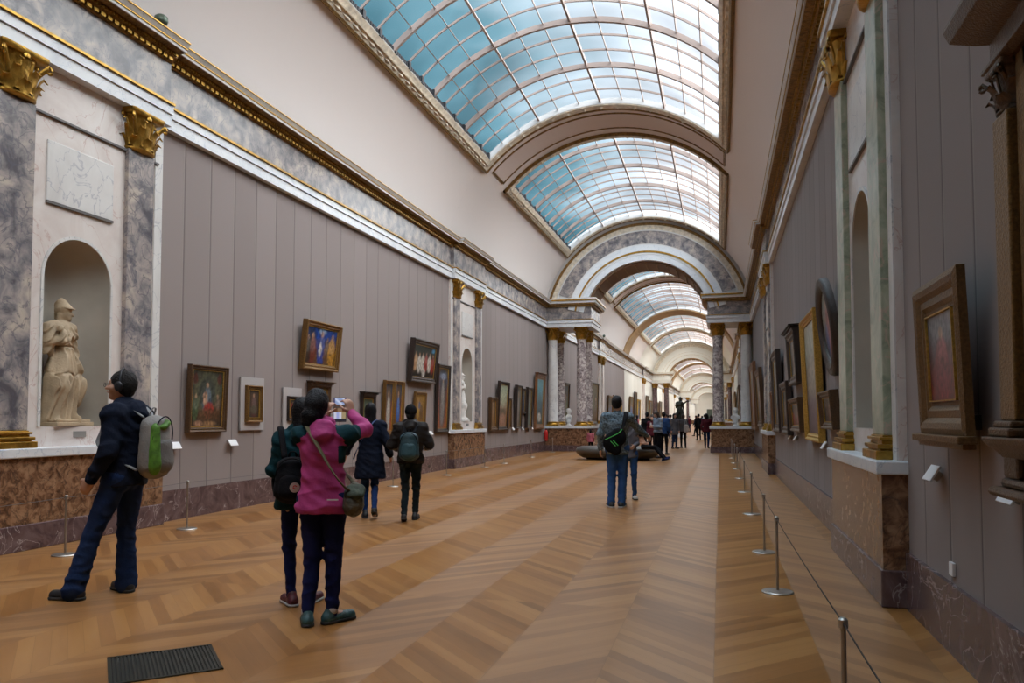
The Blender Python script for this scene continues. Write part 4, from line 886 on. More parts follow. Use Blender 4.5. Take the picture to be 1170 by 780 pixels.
# ------------------------------------------------------------------ people
def rot_to(zdir, xdir):
    z = np.array(zdir, float); z /= np.linalg.norm(z); x = np.array(xdir, float); x = x-z*(x@z); x /= np.linalg.norm(x)
    return np.stack([x, np.cross(z, x), z], 1)
def hand_prims(F, wr, d, palm, side, curl=.35, k=.006, fat=1., spread=.0):
    """wr wrist, d direction of the hand, palm = direction the palm faces, side +1 when the thumb lies along d x palm"""
    d = np.array(d, float); d /= np.linalg.norm(d); n = np.array(palm, float); n = n-d*(n@d); n /= np.linalg.norm(n); t = np.cross(d, n)*side
    wr = np.array(wr, float); R = np.stack([t, d, n], 1)
    F.cap(wr+d*.02, wr+d*.075, .040*fat, .042*fat, sc=(1, 1, .42), R=R, k=.012)
    for i, (off, ln) in enumerate(((.030, .070), (.010, .078), (-.010, .073), (-.029, .058))):
        b = wr+d*.088+t*off; c1, c2 = curl*.9, curl*2.1
        d1 = d*math.cos(c1)+n*math.sin(c1)+t*off*spread*8; d2 = d*math.cos(c2)+n*math.sin(c2)
        m = b+d1*ln*.5; e = m+d2*ln*.5; F.cap(b, m, .0092*fat, .0085*fat, k=k); F.cap(m, e, .0085*fat, .0072*fat, k=k)
    b = wr+d*.03+t*.032; m = b+(t*.75+d*.6+n*.35)*.038; e = m+(t*.25+d*.85+n*.4)*.034
    F.cap(b, m, .0125*fat, .0105*fat, k=k); F.cap(m, e, .0105*fat, .008*fat, k=k)
def jt(**o):
    J = dict(hipL=(-.09, 0, .93), hipR=(.09, 0, .93), kneeL=(-.10, .03, .50), kneeR=(.10, .03, .50), ankL=(-.11, -.02, .085), ankR=(.11, -.02, .085),
             toeL=(-.14, .14, .03), toeR=(.14, .14, .03), shL=(-.18, -.01, 1.43), shR=(.18, -.01, 1.43), elL=(-.235, -.04, 1.15), elR=(.235, -.04, 1.15),
             wrL=(-.235, .05, .91), wrR=(.235, .05, .91), head=(0, .02, 1.64))
    J.update(o); return {k: np.array(v, float) for k, v in J.items()}
def person(label, loc, face, H=1.75, h=.012, J=None, hy=0., hp=0., top=None, topm='jacket', hem=.86, bulk=.02, legs=None, flare=0., legw=1., shoe=None, sole=None, hair=None, hairst='short',
           hat=None, fem=False, hood=False, curls=(.35, .35), palms=None, hdir=None, wr=.010, skirt=None, group=None, thumbs=(1, 1), panels=()):
    J = J or jt(); S = H/1.77; root = empty('person', (loc[0], loc[1], 0), math.atan2(-face[0], face[1])); tag(root, label, 'person', group)
    sh = (J['shL']+J['shR'])/2; hp_ = (J['hipL']+J['hipR'])/2; up = sh-hp_; up /= np.linalg.norm(up)
    RT = rot_to(up, J['shR']-J['shL']); ww = .92 if fem else 1.
    cy_, sy_ = math.cos(math.radians(hy)), math.sin(math.radians(hy)); cp_, sp_ = math.cos(math.radians(hp)), math.sin(math.radians(hp))
    RH = np.array([[cy_, -sy_, 0], [sy_, cy_, 0], [0, 0, 1.]]) @ np.array([[1, 0, 0], [0, cp_, -sp_], [0, sp_, cp_]])
    hc = J['head']; HP = lambda x, y, z: hc+RH@np.array([x, y, z])
    T = lambda x, y, z: hp_+RT@np.array([x, y, z]); tl = np.linalg.norm(sh-hp_)
    # body: one continuous skin
    F = Field(h); c = F.cap
    c(T(0, 0, .06), T(0, 0, tl-.12), .115, .13, (1.15*ww, .78, 1), RT, .03); c(J['shL'], J['shR'], .055*ww, k=.03); c(J['hipL'], J['hipR'], .09, k=.03)
    c(sh+RT[:, 2]*.02, HP(0, -.02, -.06), .053*ww, .050*ww, k=.02)
    c(HP(0, -.015, .035), None, .100, sc=(.78, .96, .92), R=RH, k=.01); c(HP(0, .022, -.045), HP(0, .045, -.075), .058, .036, (1, 1, .9), RH, .03)
    c(HP(0, .085, .012), HP(0, .105, -.018), .009, .013, k=.012); c(HP(0, .086, -.018), None, .012, sc=(1.5, 1, .8), R=RH, k=.008)
    c(HP(-.03, .072, .035), HP(.03, .072, .035), .013, k=.012)
    c(HP(-.018, .080, -.048), HP(.018, .080, -.048), .008, k=.006)
    for e in (-1, 1): c(HP(e*.078, -.008, .0), HP(e*.082, -.014, .02), .017, .019, (.45, .8, 1), RH, .006); c(HP(e*.045, .05, -.015), None, .028, k=.02)
    for s_, e in (('L', -1), ('R', 1)):
        c(J['sh'+s_], J['el'+s_], .048*ww, .038*ww, k=.02); c(J['el'+s_], J['wr'+s_], .038*ww, .025*ww, k=.01)
        d = J['wr'+s_]-J['el'+s_]; d /= np.linalg.norm(d)
        if hdir is not None: d = np.array(hdir[0 if e < 0 else 1], float)
        pm = palms[0 if e < 0 else 1] if palms is not None else (-e, .15, 0)
        i_ = 0 if e < 0 else 1
        hand_prims(F, J['wr'+s_], d, pm, thumbs[i_]*(e if palms is None else 1), curls[i_], fat=1. if h < .009 else 1.15)
        c(J['hip'+s_], J['knee'+s_], .078, .05, k=.03); c(J['knee'+s_], J['ank'+s_], .05, .034, k=.01); c(J['ank'+s_]-[0, 0, .02], J['toe'+s_], .034, .026, k=.01)
    fobj('body', F, M_skin, root, S)
    eyem = mat('eye_dark', (.02, .015, .012), .2)
    if h < .013:
        for e in (-1, 1):
            q = HP(e*.031, .078, .014)*S; obj('eye', MB().lathe([(0, -.008), (.008, 0), (0, .008)], tuple(q), 8), eyem, root, smooth=True)
        q = [HP(-.024+.006*i, .087+.003*math.sin(PI*i/8), -.047)*S for i in range(9)]; obj('lips', MB().tube([tuple(p) for p in q], .0045, 5), mat('lips', (.38, .13, .11), .5), root, smooth=True)
    # trousers
    F = Field(h); c = F.cap; g = .018
    c(J['hipL'], J['hipR'], .098+.006*(not fem), k=.03, sc=(1., .95, 1.)); c(T(0, 0, .02), T(0, 0, .13), .112, .108, (1.16*ww, .82, 1), RT, .03)
    for s_ in 'LR':
        hi, kn, an = J['hip'+s_], J['knee'+s_], J['ank'+s_]
        a2 = an+(an-kn)/np.linalg.norm(an-kn)*.02
        c(hi, kn, .092*legw, .064*legw, k=.035); c(kn, a2, .062*legw, (.045+flare)*legw, k=.02)
    F.warp(lambda x, y, z: .004*np.sin(z*60+x*25)*(np.exp(-((z-.5)/.10)**2)+.8*np.exp(-((z-.15)/.09)**2)+.6*np.exp(-((z-.86)/.06)**2)))
    fobj('trousers', F, legs, root, S, wr*1.5, (7, 7, 12), label_seed(label))
    # shoes
    for s_ in 'LR':
        an, to = J['ank'+s_], J['toe'+s_]; d = to-an; d[2] = 0; n_ = np.linalg.norm(d); d = d/n_ if n_ > .02 else np.array([0, 1, 0.])
        dd = (to-an)/np.linalg.norm(to-an); pit = J['toe'+s_][2]-.03
        heel = np.array([an[0], an[1], 0])-d*.045+np.array([0, 0, max(0, an[2]-.085)]); toe = np.array([an[0], an[1], 0])+d*.165+np.array([0, 0, max(0, pit)])
        fw = toe-heel; fw /= np.linalg.norm(fw); upv = np.array([0, 0, 1.])-fw*fw[2]; upv /= np.linalg.norm(upv)
        F = Field(h*.8); F.cap(heel+upv*.042, toe+upv*.034, .043, .040, k=.02, sc=(1, 1, 1)); F.cap(heel+upv*.05+fw*.01, heel+upv*.095+fw*.03, .042, .040, k=.02)
        so = F; so.cut(-upv, -float(upv@heel)-.016)
        s_o = fobj('shoe', F, shoe, root, S)
        F = Field(h*.8); F.cap(heel+upv*.014, toe+upv*.014, .048, .046, k=.01); F.cut(-upv, -float(upv@heel)-.001); F.cut(upv, float(upv@heel)+.024)
        if h < .0105:
            mb = MB(); q0 = heel+upv*.075; dd2 = toe-heel; dd2 = dd2/np.linalg.norm(dd2); sd = np.cross(dd2, upv)
            for kk in range(3): cc = q0+dd2*(.075+.028*kk)-upv*.012*kk; mb.tube([tuple((cc+sd*u*.034+upv*(.004-.03*u*u))*S) for u in (-1, -.5, 0, .5, 1)], .0035, 5)
            obj('laces', mb, mat('lace_pale', (.22, .26, .27), .7), s_o)
        fobj('sole', F, sole or mat('sole_black', (.02, .02, .02), .6), s_o, S)
    # jacket / shirt
    F = Field(h); c = F.cap; b = bulk
    c(T(0, 0, .12), T(0, -.005, tl-.13), .118+b, .140+b, (1.14*ww, .80, 1), RT, .04); c(J['shL'], J['shR'], .062*ww+b*.7, k=.04)
    c(sh+RT[:, 2]*-.02, sh+(hc-sh)*.38, .070+b*.4, .058+b*.2, k=.03)
    low = (hem-hp_[2]) if abs(up[2]) > .8 else -.02
    c(T(0, 0, .12), T(0, 0, low+.05), .122+b, .136+b*1.3+(.02 if fem else 0), (1.14, .86, 1), RT, .05)
    if skirt: c(T(0, 0, low+.3), T(0, 0, low+.04), .14+b, .15+b+skirt, (1.1, .9, 1), RT, .05)
    for s_ in 'LR':
        a, e, w_ = J['sh'+s_]*np.array((.90, 1, 1))-[0, 0, .015] if abs(up[2]) > .8 else J['sh'+s_], J['el'+s_], J['wr'+s_]; q = w_+(e-w_)/np.linalg.norm(e-w_)*.01
        c(a, e, .052*ww+b, .043*ww+b*.8, k=.06); c(e, q, .046*ww+b*.8, .032+b*.5, k=.015)
    if abs(up[2]) > .8: F.cut((0, 0, -1), -hem)
    warp_f = label_seed(label)
    F.warp(lambda x, y, z: .0045*np.sin(z*55+x*22+np.sin(y*30+warp_f)*1.4)*np.sin(x*19+z*13+warp_f))
    if hood: c(sh+(0, -.07, .05), sh+(0, -.11, .0), .07, .06, (1.5, .8, 1), k=.03); c((sh+hc)/2+(-.07, -.01, -.02), (sh+hc)/2+(.07, -.01, -.02), .045, k=.03)
    fobj(topm, F, top, root, S, wr*1.7, (5, 5, 9), label_seed(label)+5, panels)
    # hair
    if hat:
        F = Field(h*.8); F.cap(HP(0, -.015, .045), None, .116, sc=(.80, .97, .96), R=RH); F.cap(HP(0, -.02, .14), None, .02, k=.02)
        nrm = RH@np.array([0, .18, -1]); nrm /= np.linalg.norm(nrm); F.cut(nrm, float(nrm@HP(0, 0, .012))); fobj('knitted_hat', F, hat, root, S, .004, (30, 30, 5))
    if hair is not None:
        F = Field(h*.8); c = F.cap
        if hat: c(HP(0, -.03, -.0), HP(0, -.04, -.02), .092, .085, sc=(.85, .9, .9), R=RH)
        else:
            c(HP(0, -.022, .044), None, .107, sc=(.80, .95, .92), R=RH)
            c(HP(0, -.045, -.0), None, .086, sc=(.85, .8, 1.), R=RH, k=.02)
        if hairst in ('long', 'pony', 'bob'):
            ln = dict(long=.30, pony=.05, bob=.13)[hairst]
            c(HP(0, -.05, .0), HP(0, -.075, -ln), .088, .06 if hairst == 'long' else .07, (1, .62, 1), RH, .03)
            for e in (-1, 1):
                if hairst != 'pony': c(HP(e*.062, -.01, .02), HP(e*.068, .0, -ln*.7), .035, .028, (.7, 1.2, 1), RH, .02)
        if hairst == 'pony': c(HP(0, -.085, .02), None, .07, k=.03); c(HP(-.02, -.125, -.06), HP(-.03, -.125, -.11), .058, .048, (1.15, .8, 1), RH, .025)
        c(HP(0, .125, -.03), None, .088, sc=(.9, .75, 1.15), R=RH, k=.0, sub=True)
        if hairst == 'short': nrm = RH@np.array([0, .35, -1]); nrm /= np.linalg.norm(nrm); F.cut(nrm, float(nrm@HP(0, -.06, -.07)))
        fobj('hair', F, hair, root, S, .006, (25, 25, 12))
    return root, J, S
def label_seed(s): return (sum(ord(ch) for ch in s) % 97)*.37
def cloth(n, c, r=.85, b=.25, s=40, var=.15, sheen=.2): return mat('cloth_'+n, c, r, 0, b, s, var, 6, 0, 0, None, .15)
C_navy = cloth('navy', (.006, .010, .024)); C_jean = cloth('dark_jeans', (.012, .028, .085)); C_jean2 = cloth('blue_jeans', (.03, .085, .24)); C_black = cloth('black', (.006, .006, .008))
C_pink = cloth('magenta_shell', (.40, .050, .19), .6, .2, 30, .1, .1); C_teal = cloth('dark_teal', (.006, .035, .045)); C_legg = cloth('navy_leggings', (.008, .012, .060)); C_blue = cloth('bright_navy_leggings', (.012, .035, .13))
C_puff = cloth('olive_puffer', (.020, .017, .016), .5); C_grey = cloth('grey_knit', (.12, .12, .14)); C_lblue = cloth('pale_blue_knit', (.20, .25, .32)); C_wine = cloth('wine', (.09, .015, .025)); C_rose = cloth('rose', (.42, .12, .16)); C_white = cloth('off_white', (.45, .43, .42))
C_shirt = mat('cloth_patterned_shirt', (.13, .18, .22), .85, 0, .3, 60, .75, 38, 0, 0, None, .15); 
H_dark = mat('hair_black', (.006, .006, .008), .5, 0, .6, 90, 0, 3, 0, 0, None, .2); H_brown = mat('hair_brown', (.035, .020, .014), .5, 0, .6, 90); H_grey = mat('hair_dark_grey', (.014, .013, .013), .55, 0, .8, 90, .5, 40, 0, 0, None, .2)
S_black = mat('shoe_black', (.012, .012, .014), .5); S_teal = mat('shoe_teal', (.03, .085, .09), .5, 0, .3, 60, .5, 30); S_maroon = mat('shoe_dark_red', (.08, .012, .02), .5, 0, 0, 1, .6, 40); S_white = mat('shoe_white', (.5, .5, .5), .5)

def held(name, root, label, cat):
    e = empty(name, root.location, root.rotation_euler[2]); tag(e, label, cat); return e
def strap(pts, S, m, parent, name='strap', w=(.020, .004), n=8):
    out = []
    P = [Vector(p)*S for p in pts]
    for i in range(len(P)-1):
        p0 = P[max(i-1, 0)]; p1, p2 = P[i], P[i+1]; p3 = P[min(i+2, len(P)-1)]
        for k in range(6):
            t = k/6; out.append(.5*((2*p1)+(p2-p0)*t+(2*p0-5*p1+4*p2-p3)*t*t+(3*p1-p0-3*p2+p3)*t**3))
    out.append(P[-1]); mb = MB(); mb.tube(out, [w]*len(out), n); return obj(name, mb, m, parent, smooth=True)
def backpack(root, S, label, c, sz, m, pocket=None, strapm=None, sh=.12, rim=None, hgt=1.43, lean=0.):
    """c centre in body units, sz half sizes"""
    b = held('backpack', root, label, 'backpack'); x, y, z = c; a, d, hh = sz
    F = Field(.010); F.cap((x, y, z-hh*.62), (x, y-.0, z+hh*.45), 1., .88, (a, d, hh*.42), k=.02); F.cap((x, y-d*.3, z-hh*.5), (x, y-d*.3, z), 1., .9, (a*.86, d*.8, hh*.45), k=.03)
    fobj('pack_body', F, m, b, S, .008, (7, 7, 9), 3.)
    if pocket:
        F = Field(.010); F.cap((x, y-d*.75, z-hh*.55), (x, y-d*.7, z-hh*.1), 1., .9, (a*.74, d*.55, hh*.32), k=.02); fobj('pocket', F, pocket, b, S, .006, (9, 9, 9), 8.)
    for e in (-1, 1):
        strap([(x+e*a*.45, y+d*.5, z+hh*.75), (x+e*sh*.95, -.04, hgt+.075), (x+e*sh*1.05, .07, hgt+.03), (x+e*sh*1.2, .135, hgt-.15), (x+e*(sh+.05), .09, z-hh*.2), (x+e*a*.85, y+d*.6, z-hh*.75)], S, strapm or m, b, w=(.024, .008))
    strap([(x-.03, y+d*.3, z+hh*.80), (x-.02, y+d*.1, z+hh*1.0), (x+.02, y+d*.1, z+hh*1.0), (x+.03, y+d*.3, z+hh*.80)], S, strapm or m, b, 'grab_loop', (.008, .005))
    mb = MB(); pts = [(x+math.cos(t)*a*.86, y-d*(.62+.25*abs(math.sin(t))), z+hh*(.05+.72*math.sin(t))) for t in [PI*(.02+.96*i/16) for i in range(17)]]
    strap(pts, S, rim or strapm or m, b, 'zip', (.006, .005), 6)
    return b

# 1 the man looking at the statue
J = jt(hipL=(-.10, 0, .93), hipR=(.09, 0, .93), kneeL=(-.14, .17, .50), kneeR=(.115, .06, .50), ankL=(-.20, .27, .085), ankR=(.13, .06, .085), toeL=(-.20, .45, .03), toeR=(.22, .22, .03),
       elL=(-.26, -.03, 1.14), wrL=(-.24, .12, .93), elR=(.25, .02, 1.14), wrR=(.20, .18, 1.0), head=(-.01, .05, 1.645))
r1, _, S1 = person('man in navy hooded top and headphones gazing up at the robed statue', (-4.66, 5.33), (-1., -.12), 1.80, .009, J, hy=18, hp=6, top=C_navy, topm='hooded_top', hem=.87, bulk=.032, legs=C_jean, flare=.032, legw=1.08, shoe=S_black, hair=H_grey, hood=True)
green = mat('pack_green', (.08, .21, .02), .6, 0, .2, 40, .6, 14)
bp1 = backpack(r1, S1, 'grey and leaf-green backpack on the man gazing at the statue', (.02, -.235, 1.20), (.155, .105, .275), mat('pack_grey', (.21, .20, .19), .7, 0, .3, 60, .2, 8), mat('pack_mid_grey', (.15, .145, .14), .7, 0, .3, 60, .2, 8), mat('pack_strap_grey', (.22, .23, .24), .7), rim=C_navy)
F = Field(.008); F.cap((-.085, -.305, 1.04), (-.075, -.30, 1.30), 1, .7, (.05, .05, .09)); F.cap((.0, -.30, 1.33), (.06, -.29, 1.36), 1, 1, (.05, .05, .03)); fobj('green_side_panel', F, green, bp1, S1, .006, (12, 12, 9))
hd = held('headphones', r1, 'black over-ear headphones worn by the man gazing at the statue', 'headphones'); R_ = Matrix.Rotation(math.radians(18), 4, 'Z')
hc_ = Vector(J['head']); hb = [(hc_+R_ @ Vector((.092*math.cos(t), -.02, .015+.135*math.sin(t)))) for t in [PI*i/12 for i in range(13)]]
strap([tuple(p) for p in hb], S1, M_dark, hd, 'headband', (.010, .006))
for e in (-1, 1):
    q = (hc_+R_ @ Vector((e*.094, -.012, .005)))*S1; F = Field(.006); F.cap(np.array(q), None, 1., sc=(.018, .036, .042)); fobj('ear_cup', F, M_dark, hd)
gl = held('glasses', r1, 'thin dark glasses worn by the man gazing at the statue', 'glasses'); mb = MB()
for e in (-1, 1):
    cn = hc_+R_ @ Vector((e*.034, .106, .018)); mb.tube([tuple((cn+R_ @ Vector((.023*math.cos(t), 0, .017*math.sin(t))))*S1) for t in [2*PI*i/16 for i in range(17)]], .0022, 5)
    mb.tube([tuple((hc_+R_ @ Vector(p))*S1) for p in ((e*.058, .105, .022), (e*.078, .05, .024), (e*.084, -.005, .018))], .0022, 5)
obj('frame', mb, M_dark, gl)

# 2 the woman photographing, 3 her companion
J = jt(shL=(-.165, 0, 1.41), shR=(.165, 0, 1.41), kneeL=(-.075, .02, .50), kneeR=(.075, .03, .50), ankL=(-.10, -.03, .085), ankR=(.07, .03, .085), toeL=(-.15, .14, .03), toeR=(.20, .16, .03),
       elR=(.285, .20, 1.45), wrR=(.145, .36, 1.575), elL=(-.20, .28, 1.34), wrL=(-.075, .385, 1.555), head=(-.055, .05, 1.625))
HD = ((.35, .1, 1.), (-.30, .05, .95))
def PAN(x, y, z):
    d = np.sqrt((np.abs(x)-.165)**2+(y-.02)**2+(z-1.43)**2)
    return ((d < .115) & (np.abs(x) > .09)) | ((x > .125) & (z > 1.20) & (z < 1.33))
r2, _, S2 = person('woman in magenta and teal jacket raising her phone towards the paintings', (-2.68, 4.95), (-.28, .96), 1.64, .008, J, hy=-8, hp=4, top=C_pink, hem=.83, bulk=.020, legs=C_legg, legw=1.03, shoe=S_teal, hair=H_dark, hairst='pony', fem=True, hood=True, curls=(.8, .7), palms=((.6, .5, .1), (-.6, .5, .1)), hdir=HD, thumbs=(-1, 1), panels=((C_teal, PAN),))
obj('white_print', MB().box(.06, .135, -.155, -.150, .865, .874), mat('print_white', (.6, .6, .6), .6), r2)
F = Field(.008)

for s_ in (-1, 1): F = Field(.008); F.cap((-.10 if s_ < 0 else .07, -.005+.03*s_, .10), (-.10 if s_ < 0 else .07, -.005+.03*s_, .115), .046, .044, k=.01); fobj('sock', F, C_white, r2, S2)
cb = held('crossbody_bag', r2, 'grey-green quilted shoulder bag on the hip of the woman in magenta', 'bag')
olive = mat('bag_olive_grey', (.10, .095, .07), .8, 0, .5, 50, .6, 16)
F = Field(.009); F.cap((.235, -.05, .90), (.235, .03, .97), 1, .85, (.075, .12, .10)); fobj('bag_body', F, olive, cb, S2, .018, (14, 14, 14)); F = Field(.009); F.cap((.25, -.09, .97), (.25, -.04, 1.0), 1, 1, (.075, .085, .045)); fobj('flap', F, mat('bag_green', (.045, .06, .04), .8, 0, .4, 40, .4, 12), cb, S2, .012, (12, 12, 12))
strap([(-.13, .04, 1.49), (-.10, -.09, 1.47), (0, -.165, 1.32), (.11, -.185, 1.14), (.20, -.15, 1.02), (.25, -.06, .99)], S2, mat('strap_khaki', (.12, .10, .05), .8), cb, w=(.022, .006))
strap([(-.13, .04, 1.49), (-.06, .14, 1.38), (.06, .17, 1.2), (.2, .12, 1.05), (.25, .0, .99)], S2, MATS['strap_khaki'], cb, w=(.022, .006))
ph = held('phone', r2, 'smartphone held up, its screen showing the hall', 'phone')
def phone(parent, c, S, w=.040, h=.088, rz=0.):
    M = Matrix.Translation(Vector(c)*S) @ Matrix.Rotation(rz, 4, 'Z')
    obj('phone_case', MB().box(-w, w, 0, .009, -h, h).xf(M), M_dark, parent, bevel=.004)
    n = 24; vs = []; cs = []; m_ = 40
    for j in range(m_+1):
        for i in range(n+1):
            u, v = i/n, j/m_; vs.append(tuple(M @ Vector(((u-.5)*2*(w-.003), -.0015, (v-.5)*2*(h-.004)))))
            if v > .70: cc_ = lerp((.35, .45, .75), (.75, .8, 1.), max(0, math.sin(u*9+v*20))) if .12 < u < .9 else (.08, .07, .2)
            elif v > .55: cc_ = (.10, .07, .06)
            elif v > .38: cc_ = (.16, .07, .03) if (u < .3 or u > .7) else (.32, .20, .12)
            elif v > .12: cc_ = lerp((.40, .45, .85), (.8, .8, .9), .5+.5*math.sin(u*14)) if u < .65 else (.45, .35, .2)
            else: cc_ = (.03, .03, .04)
            cs.append((*cc_, 1))
    fs = [(j*(n+1)+i, j*(n+1)+i+1, (j+1)*(n+1)+i+1, (j+1)*(n+1)+i) for j in range(m_) for i in range(n)]
    me = bpy.data.meshes.new('screen'); me.from_pydata(vs, [], fs); at = me.color_attributes.new('paint', 'FLOAT_COLOR', 'POINT'); at.data.foreach_set('color', [q for c_ in cs for q in c_])
    sm = bpy.data.materials.new('phone_screen'); sm.use_nodes = True; N = sm.node_tree.nodes; a = N.new('ShaderNodeAttribute'); a.attribute_name = 'paint'
    b = N['Principled BSDF']; b.inputs['Base Color'].default_value = (0, 0, 0, 1); sm.node_tree.links.new(a.outputs['Color'], b.inputs['Emission Color']); b.inputs['Emission Strength'].default_value = .9; me.materials.append(sm)
    o = bpy.data.objects.new('screen', me); COL.objects.link(o); o.parent = parent
phone(ph, (.035, .43, 1.605), S2, .048, .092)
J = jt(shL=(-.165, 0, 1.41), shR=(.165, 0, 1.41), elL=(-.23, .02, 1.15), wrL=(-.12, .20, 1.08), elR=(.22, .02, 1.15), wrR=(.12, .2, 1.08), ankL=(-.07, -.02, .085), ankR=(.09, .02, .085))
r3, _, S3 = person('companion in dark teal coat, mostly hidden behind the woman in magenta', (-3.12, 5.42), (-.45, .9), 1.58, .010, J, top=C_teal, hem=.82, bulk=.03, legs=C_legg, legw=.9, shoe=S_maroon, hair=H_dark, hairst='bob', fem=True, hood=True, sole=mat('sole_white', (.45, .45, .45), .6))
b3 = backpack(r3, S3, 'black backpack with a round pale badge, worn by the hidden companion', (-.06, -.225, 1.10), (.15, .10, .21), C_black, C_black)
bd = obj('round_badge', MB().lathe([(0, .0), (.036, 0), (.036, .004), (0, .004)], n=28).xf(Matrix.Translation(Vector((-.03, -.385, 1.03))*S3) @ Matrix.Rotation(PI/2, 4, 'X')), mat('badge_cream', (.5, .42, .36), .6), b3)
obj('badge_motif', MB().tube([(S3*(-.03+.018*math.cos(t)*(1-.05*i)), S3*(-.385)-.005, S3*(1.03+.018*math.sin(t)*(1-.05*i))) for i, t in enumerate([.4+5*k/14 for k in range(15)])], .0045, 6), mat('badge_red', (.45, .05, .03), .6), b3)
strap([(.05, -.34, 1.02), (.055, -.35, .96), (.05, -.345, .92)], S3, M_steel, b3, 'zip_pull', (.004, .004), 6)

# 4 woman in the dark coat, 5 man in the beanie
J = jt(shL=(-.165, 0, 1.41), shR=(.165, 0, 1.41), elL=(-.30, -.10, 1.17), wrL=(-.36, .0, .98), elR=(.25, -.08, 1.16), wrR=(.30, .05, .95), kneeL=(-.07, .10, .50), kneeR=(.07, .02, .52), ankL=(-.07, .02, .085), ankR=(.06, -.24, .19), toeL=(-.08, .18, .03), toeR=(.07, -.14, .06), head=(0, .05, 1.62))
r4, _, S4 = person('woman striding away in a knee-length dark coat and blue leggings', (-4.86, 10.35), (-.45, .9), 1.66, .012, J, top=C_navy, topm='coat', hem=.60, bulk=.035, skirt=.02, legs=C_blue, legw=.9, shoe=S_black, hair=H_dark, hairst='bob', fem=True)
cb4 = held('shoulder_bag', r4, 'small dark bag with a blue strap, carried by the striding woman', 'bag')
strap([(.10, .05, 1.50), (.03, -.12, 1.45), (-.10, -.20, 1.25), (-.22, -.16, 1.0), (-.25, -.05, .9)], S4, mat('strap_blue', (.03, .06, .16), .6), cb4, w=(.012, .004))
F = Field(.012); F.cap((.30, -.02, .98), (.30, .02, 1.02), 1, .9, (.05, .09, .075)); fobj('bag_body', F, C_black, cb4, S4, .01)
J = jt(elL=(-.30, -.02, 1.17), wrL=(-.23, .20, 1.10), elR=(.30, -.02, 1.17), wrR=(.25, .19, 1.12), kneeL=(-.08, .03, .5), kneeR=(.08, .10, .5), ankL=(-.08, -.18, .12), ankR=(.07, .10, .085), toeL=(-.09, -.03, .03), toeR=(.09, .26, .03))
r5, _, S5 = person('man in a black knitted beanie and dark puffer jacket, walking away', (-4.20, 10.25), (-.3, .95), 1.60, .012, J, top=C_puff, topm='puffer_jacket', hem=.88, bulk=.04, legs=cloth('dark_teal_trousers', (.010, .018, .022)), legw=.98, shoe=S_black, hair=H_dark, hat=C_black, hood=True, wr=.014)
backpack(r5, S5, 'dark teal backpack on the man in the black beanie', (0, -.26, 1.17), (.155, .10, .24), mat('pack_dark_teal', (.012, .045, .060), .6, 0, .2, 40, .3, 9), mat('pack_teal', (.02, .07, .09), .6, 0, .2, 40), C_black)

# 6 man with sling bag, 7 his companion
J = jt(shL=(-.19, 0, 1.43), shR=(.19, 0, 1.43), elL=(-.27, -.03, 1.16), wrL=(-.27, .05, .92), elR=(.33, .16, 1.25), wrR=(.47, .34, 1.13), kneeL=(-.09, .02, .5), kneeR=(.07, .05, .5), ankL=(-.10, -.04, .085), ankR=(.06, -.02, .085), toeL=(-.15, .12, .03), toeR=(.10, .15, .03), head=(.0, .03, 1.645))
r6, _, S6 = person('man in a patterned grey-blue shirt and jeans pointing right, sling bag across his back', (-1.60, 12.6), (-.1, 1.), 1.78, .011, J, hy=-12, top=C_shirt, topm='shirt', hem=.84, bulk=.022, legs=C_jean2, legw=1.06, flare=.012, shoe=S_black, hair=H_dark, sole=S_white)
sb = held('sling_bag', r6, 'black sling bag with bright green stripes across the pointing man’s back', 'bag')
F = Field(.010); F.cap((-.08, -.175, 1.03), (.02, -.18, 1.12), 1, .9, (.14, .065, .16)); F.cap((-.02, -.19, .92), None, .09, sc=(.9, .6, 1), k=.03); fobj('bag_body', F, C_black, sb, S6, .006)
strap([(-.20, -.12, 1.12), (-.05, -.19, 1.13), (.07, -.18, 1.24), (.13, -.12, 1.42), (.14, .0, 1.52), (.10, .12, 1.42)], S6, C_black, sb, w=(.038, .008))
neon = mat('neon_green', (.10, .75, .12), .6)
for q in (((-.19, -.235, 1.08), (-.10, -.255, 1.12), (.02, -.255, 1.18), (.08, -.225, 1.24)), ((-.10, -.262, 1.06), (-.06, -.262, 1.02), (-.02, -.262, .98)), ((-.06, -.262, 1.07), (-.02, -.262, 1.03), (.02, -.26, .99))): strap(q, S6, neon, sb, 'green_stripe', (.006, .005), 6)
J = jt(shL=(-.15, 0, 1.41), shR=(.15, 0, 1.41), elL=(-.18, .0, 1.16), wrL=(-.10, .2, 1.1), elR=(.18, 0, 1.16), wrR=(.12, .2, .98))
person('person in jeans and white shoes almost hidden behind the pointing man', (-1.56, 13.9), (.1, -1.), 1.50, .014, J, top=C_grey, topm='jumper', hem=.86, bulk=.005, legs=C_jean2, shoe=S_white, hair=H_brown, hairst='bob', fem=True)

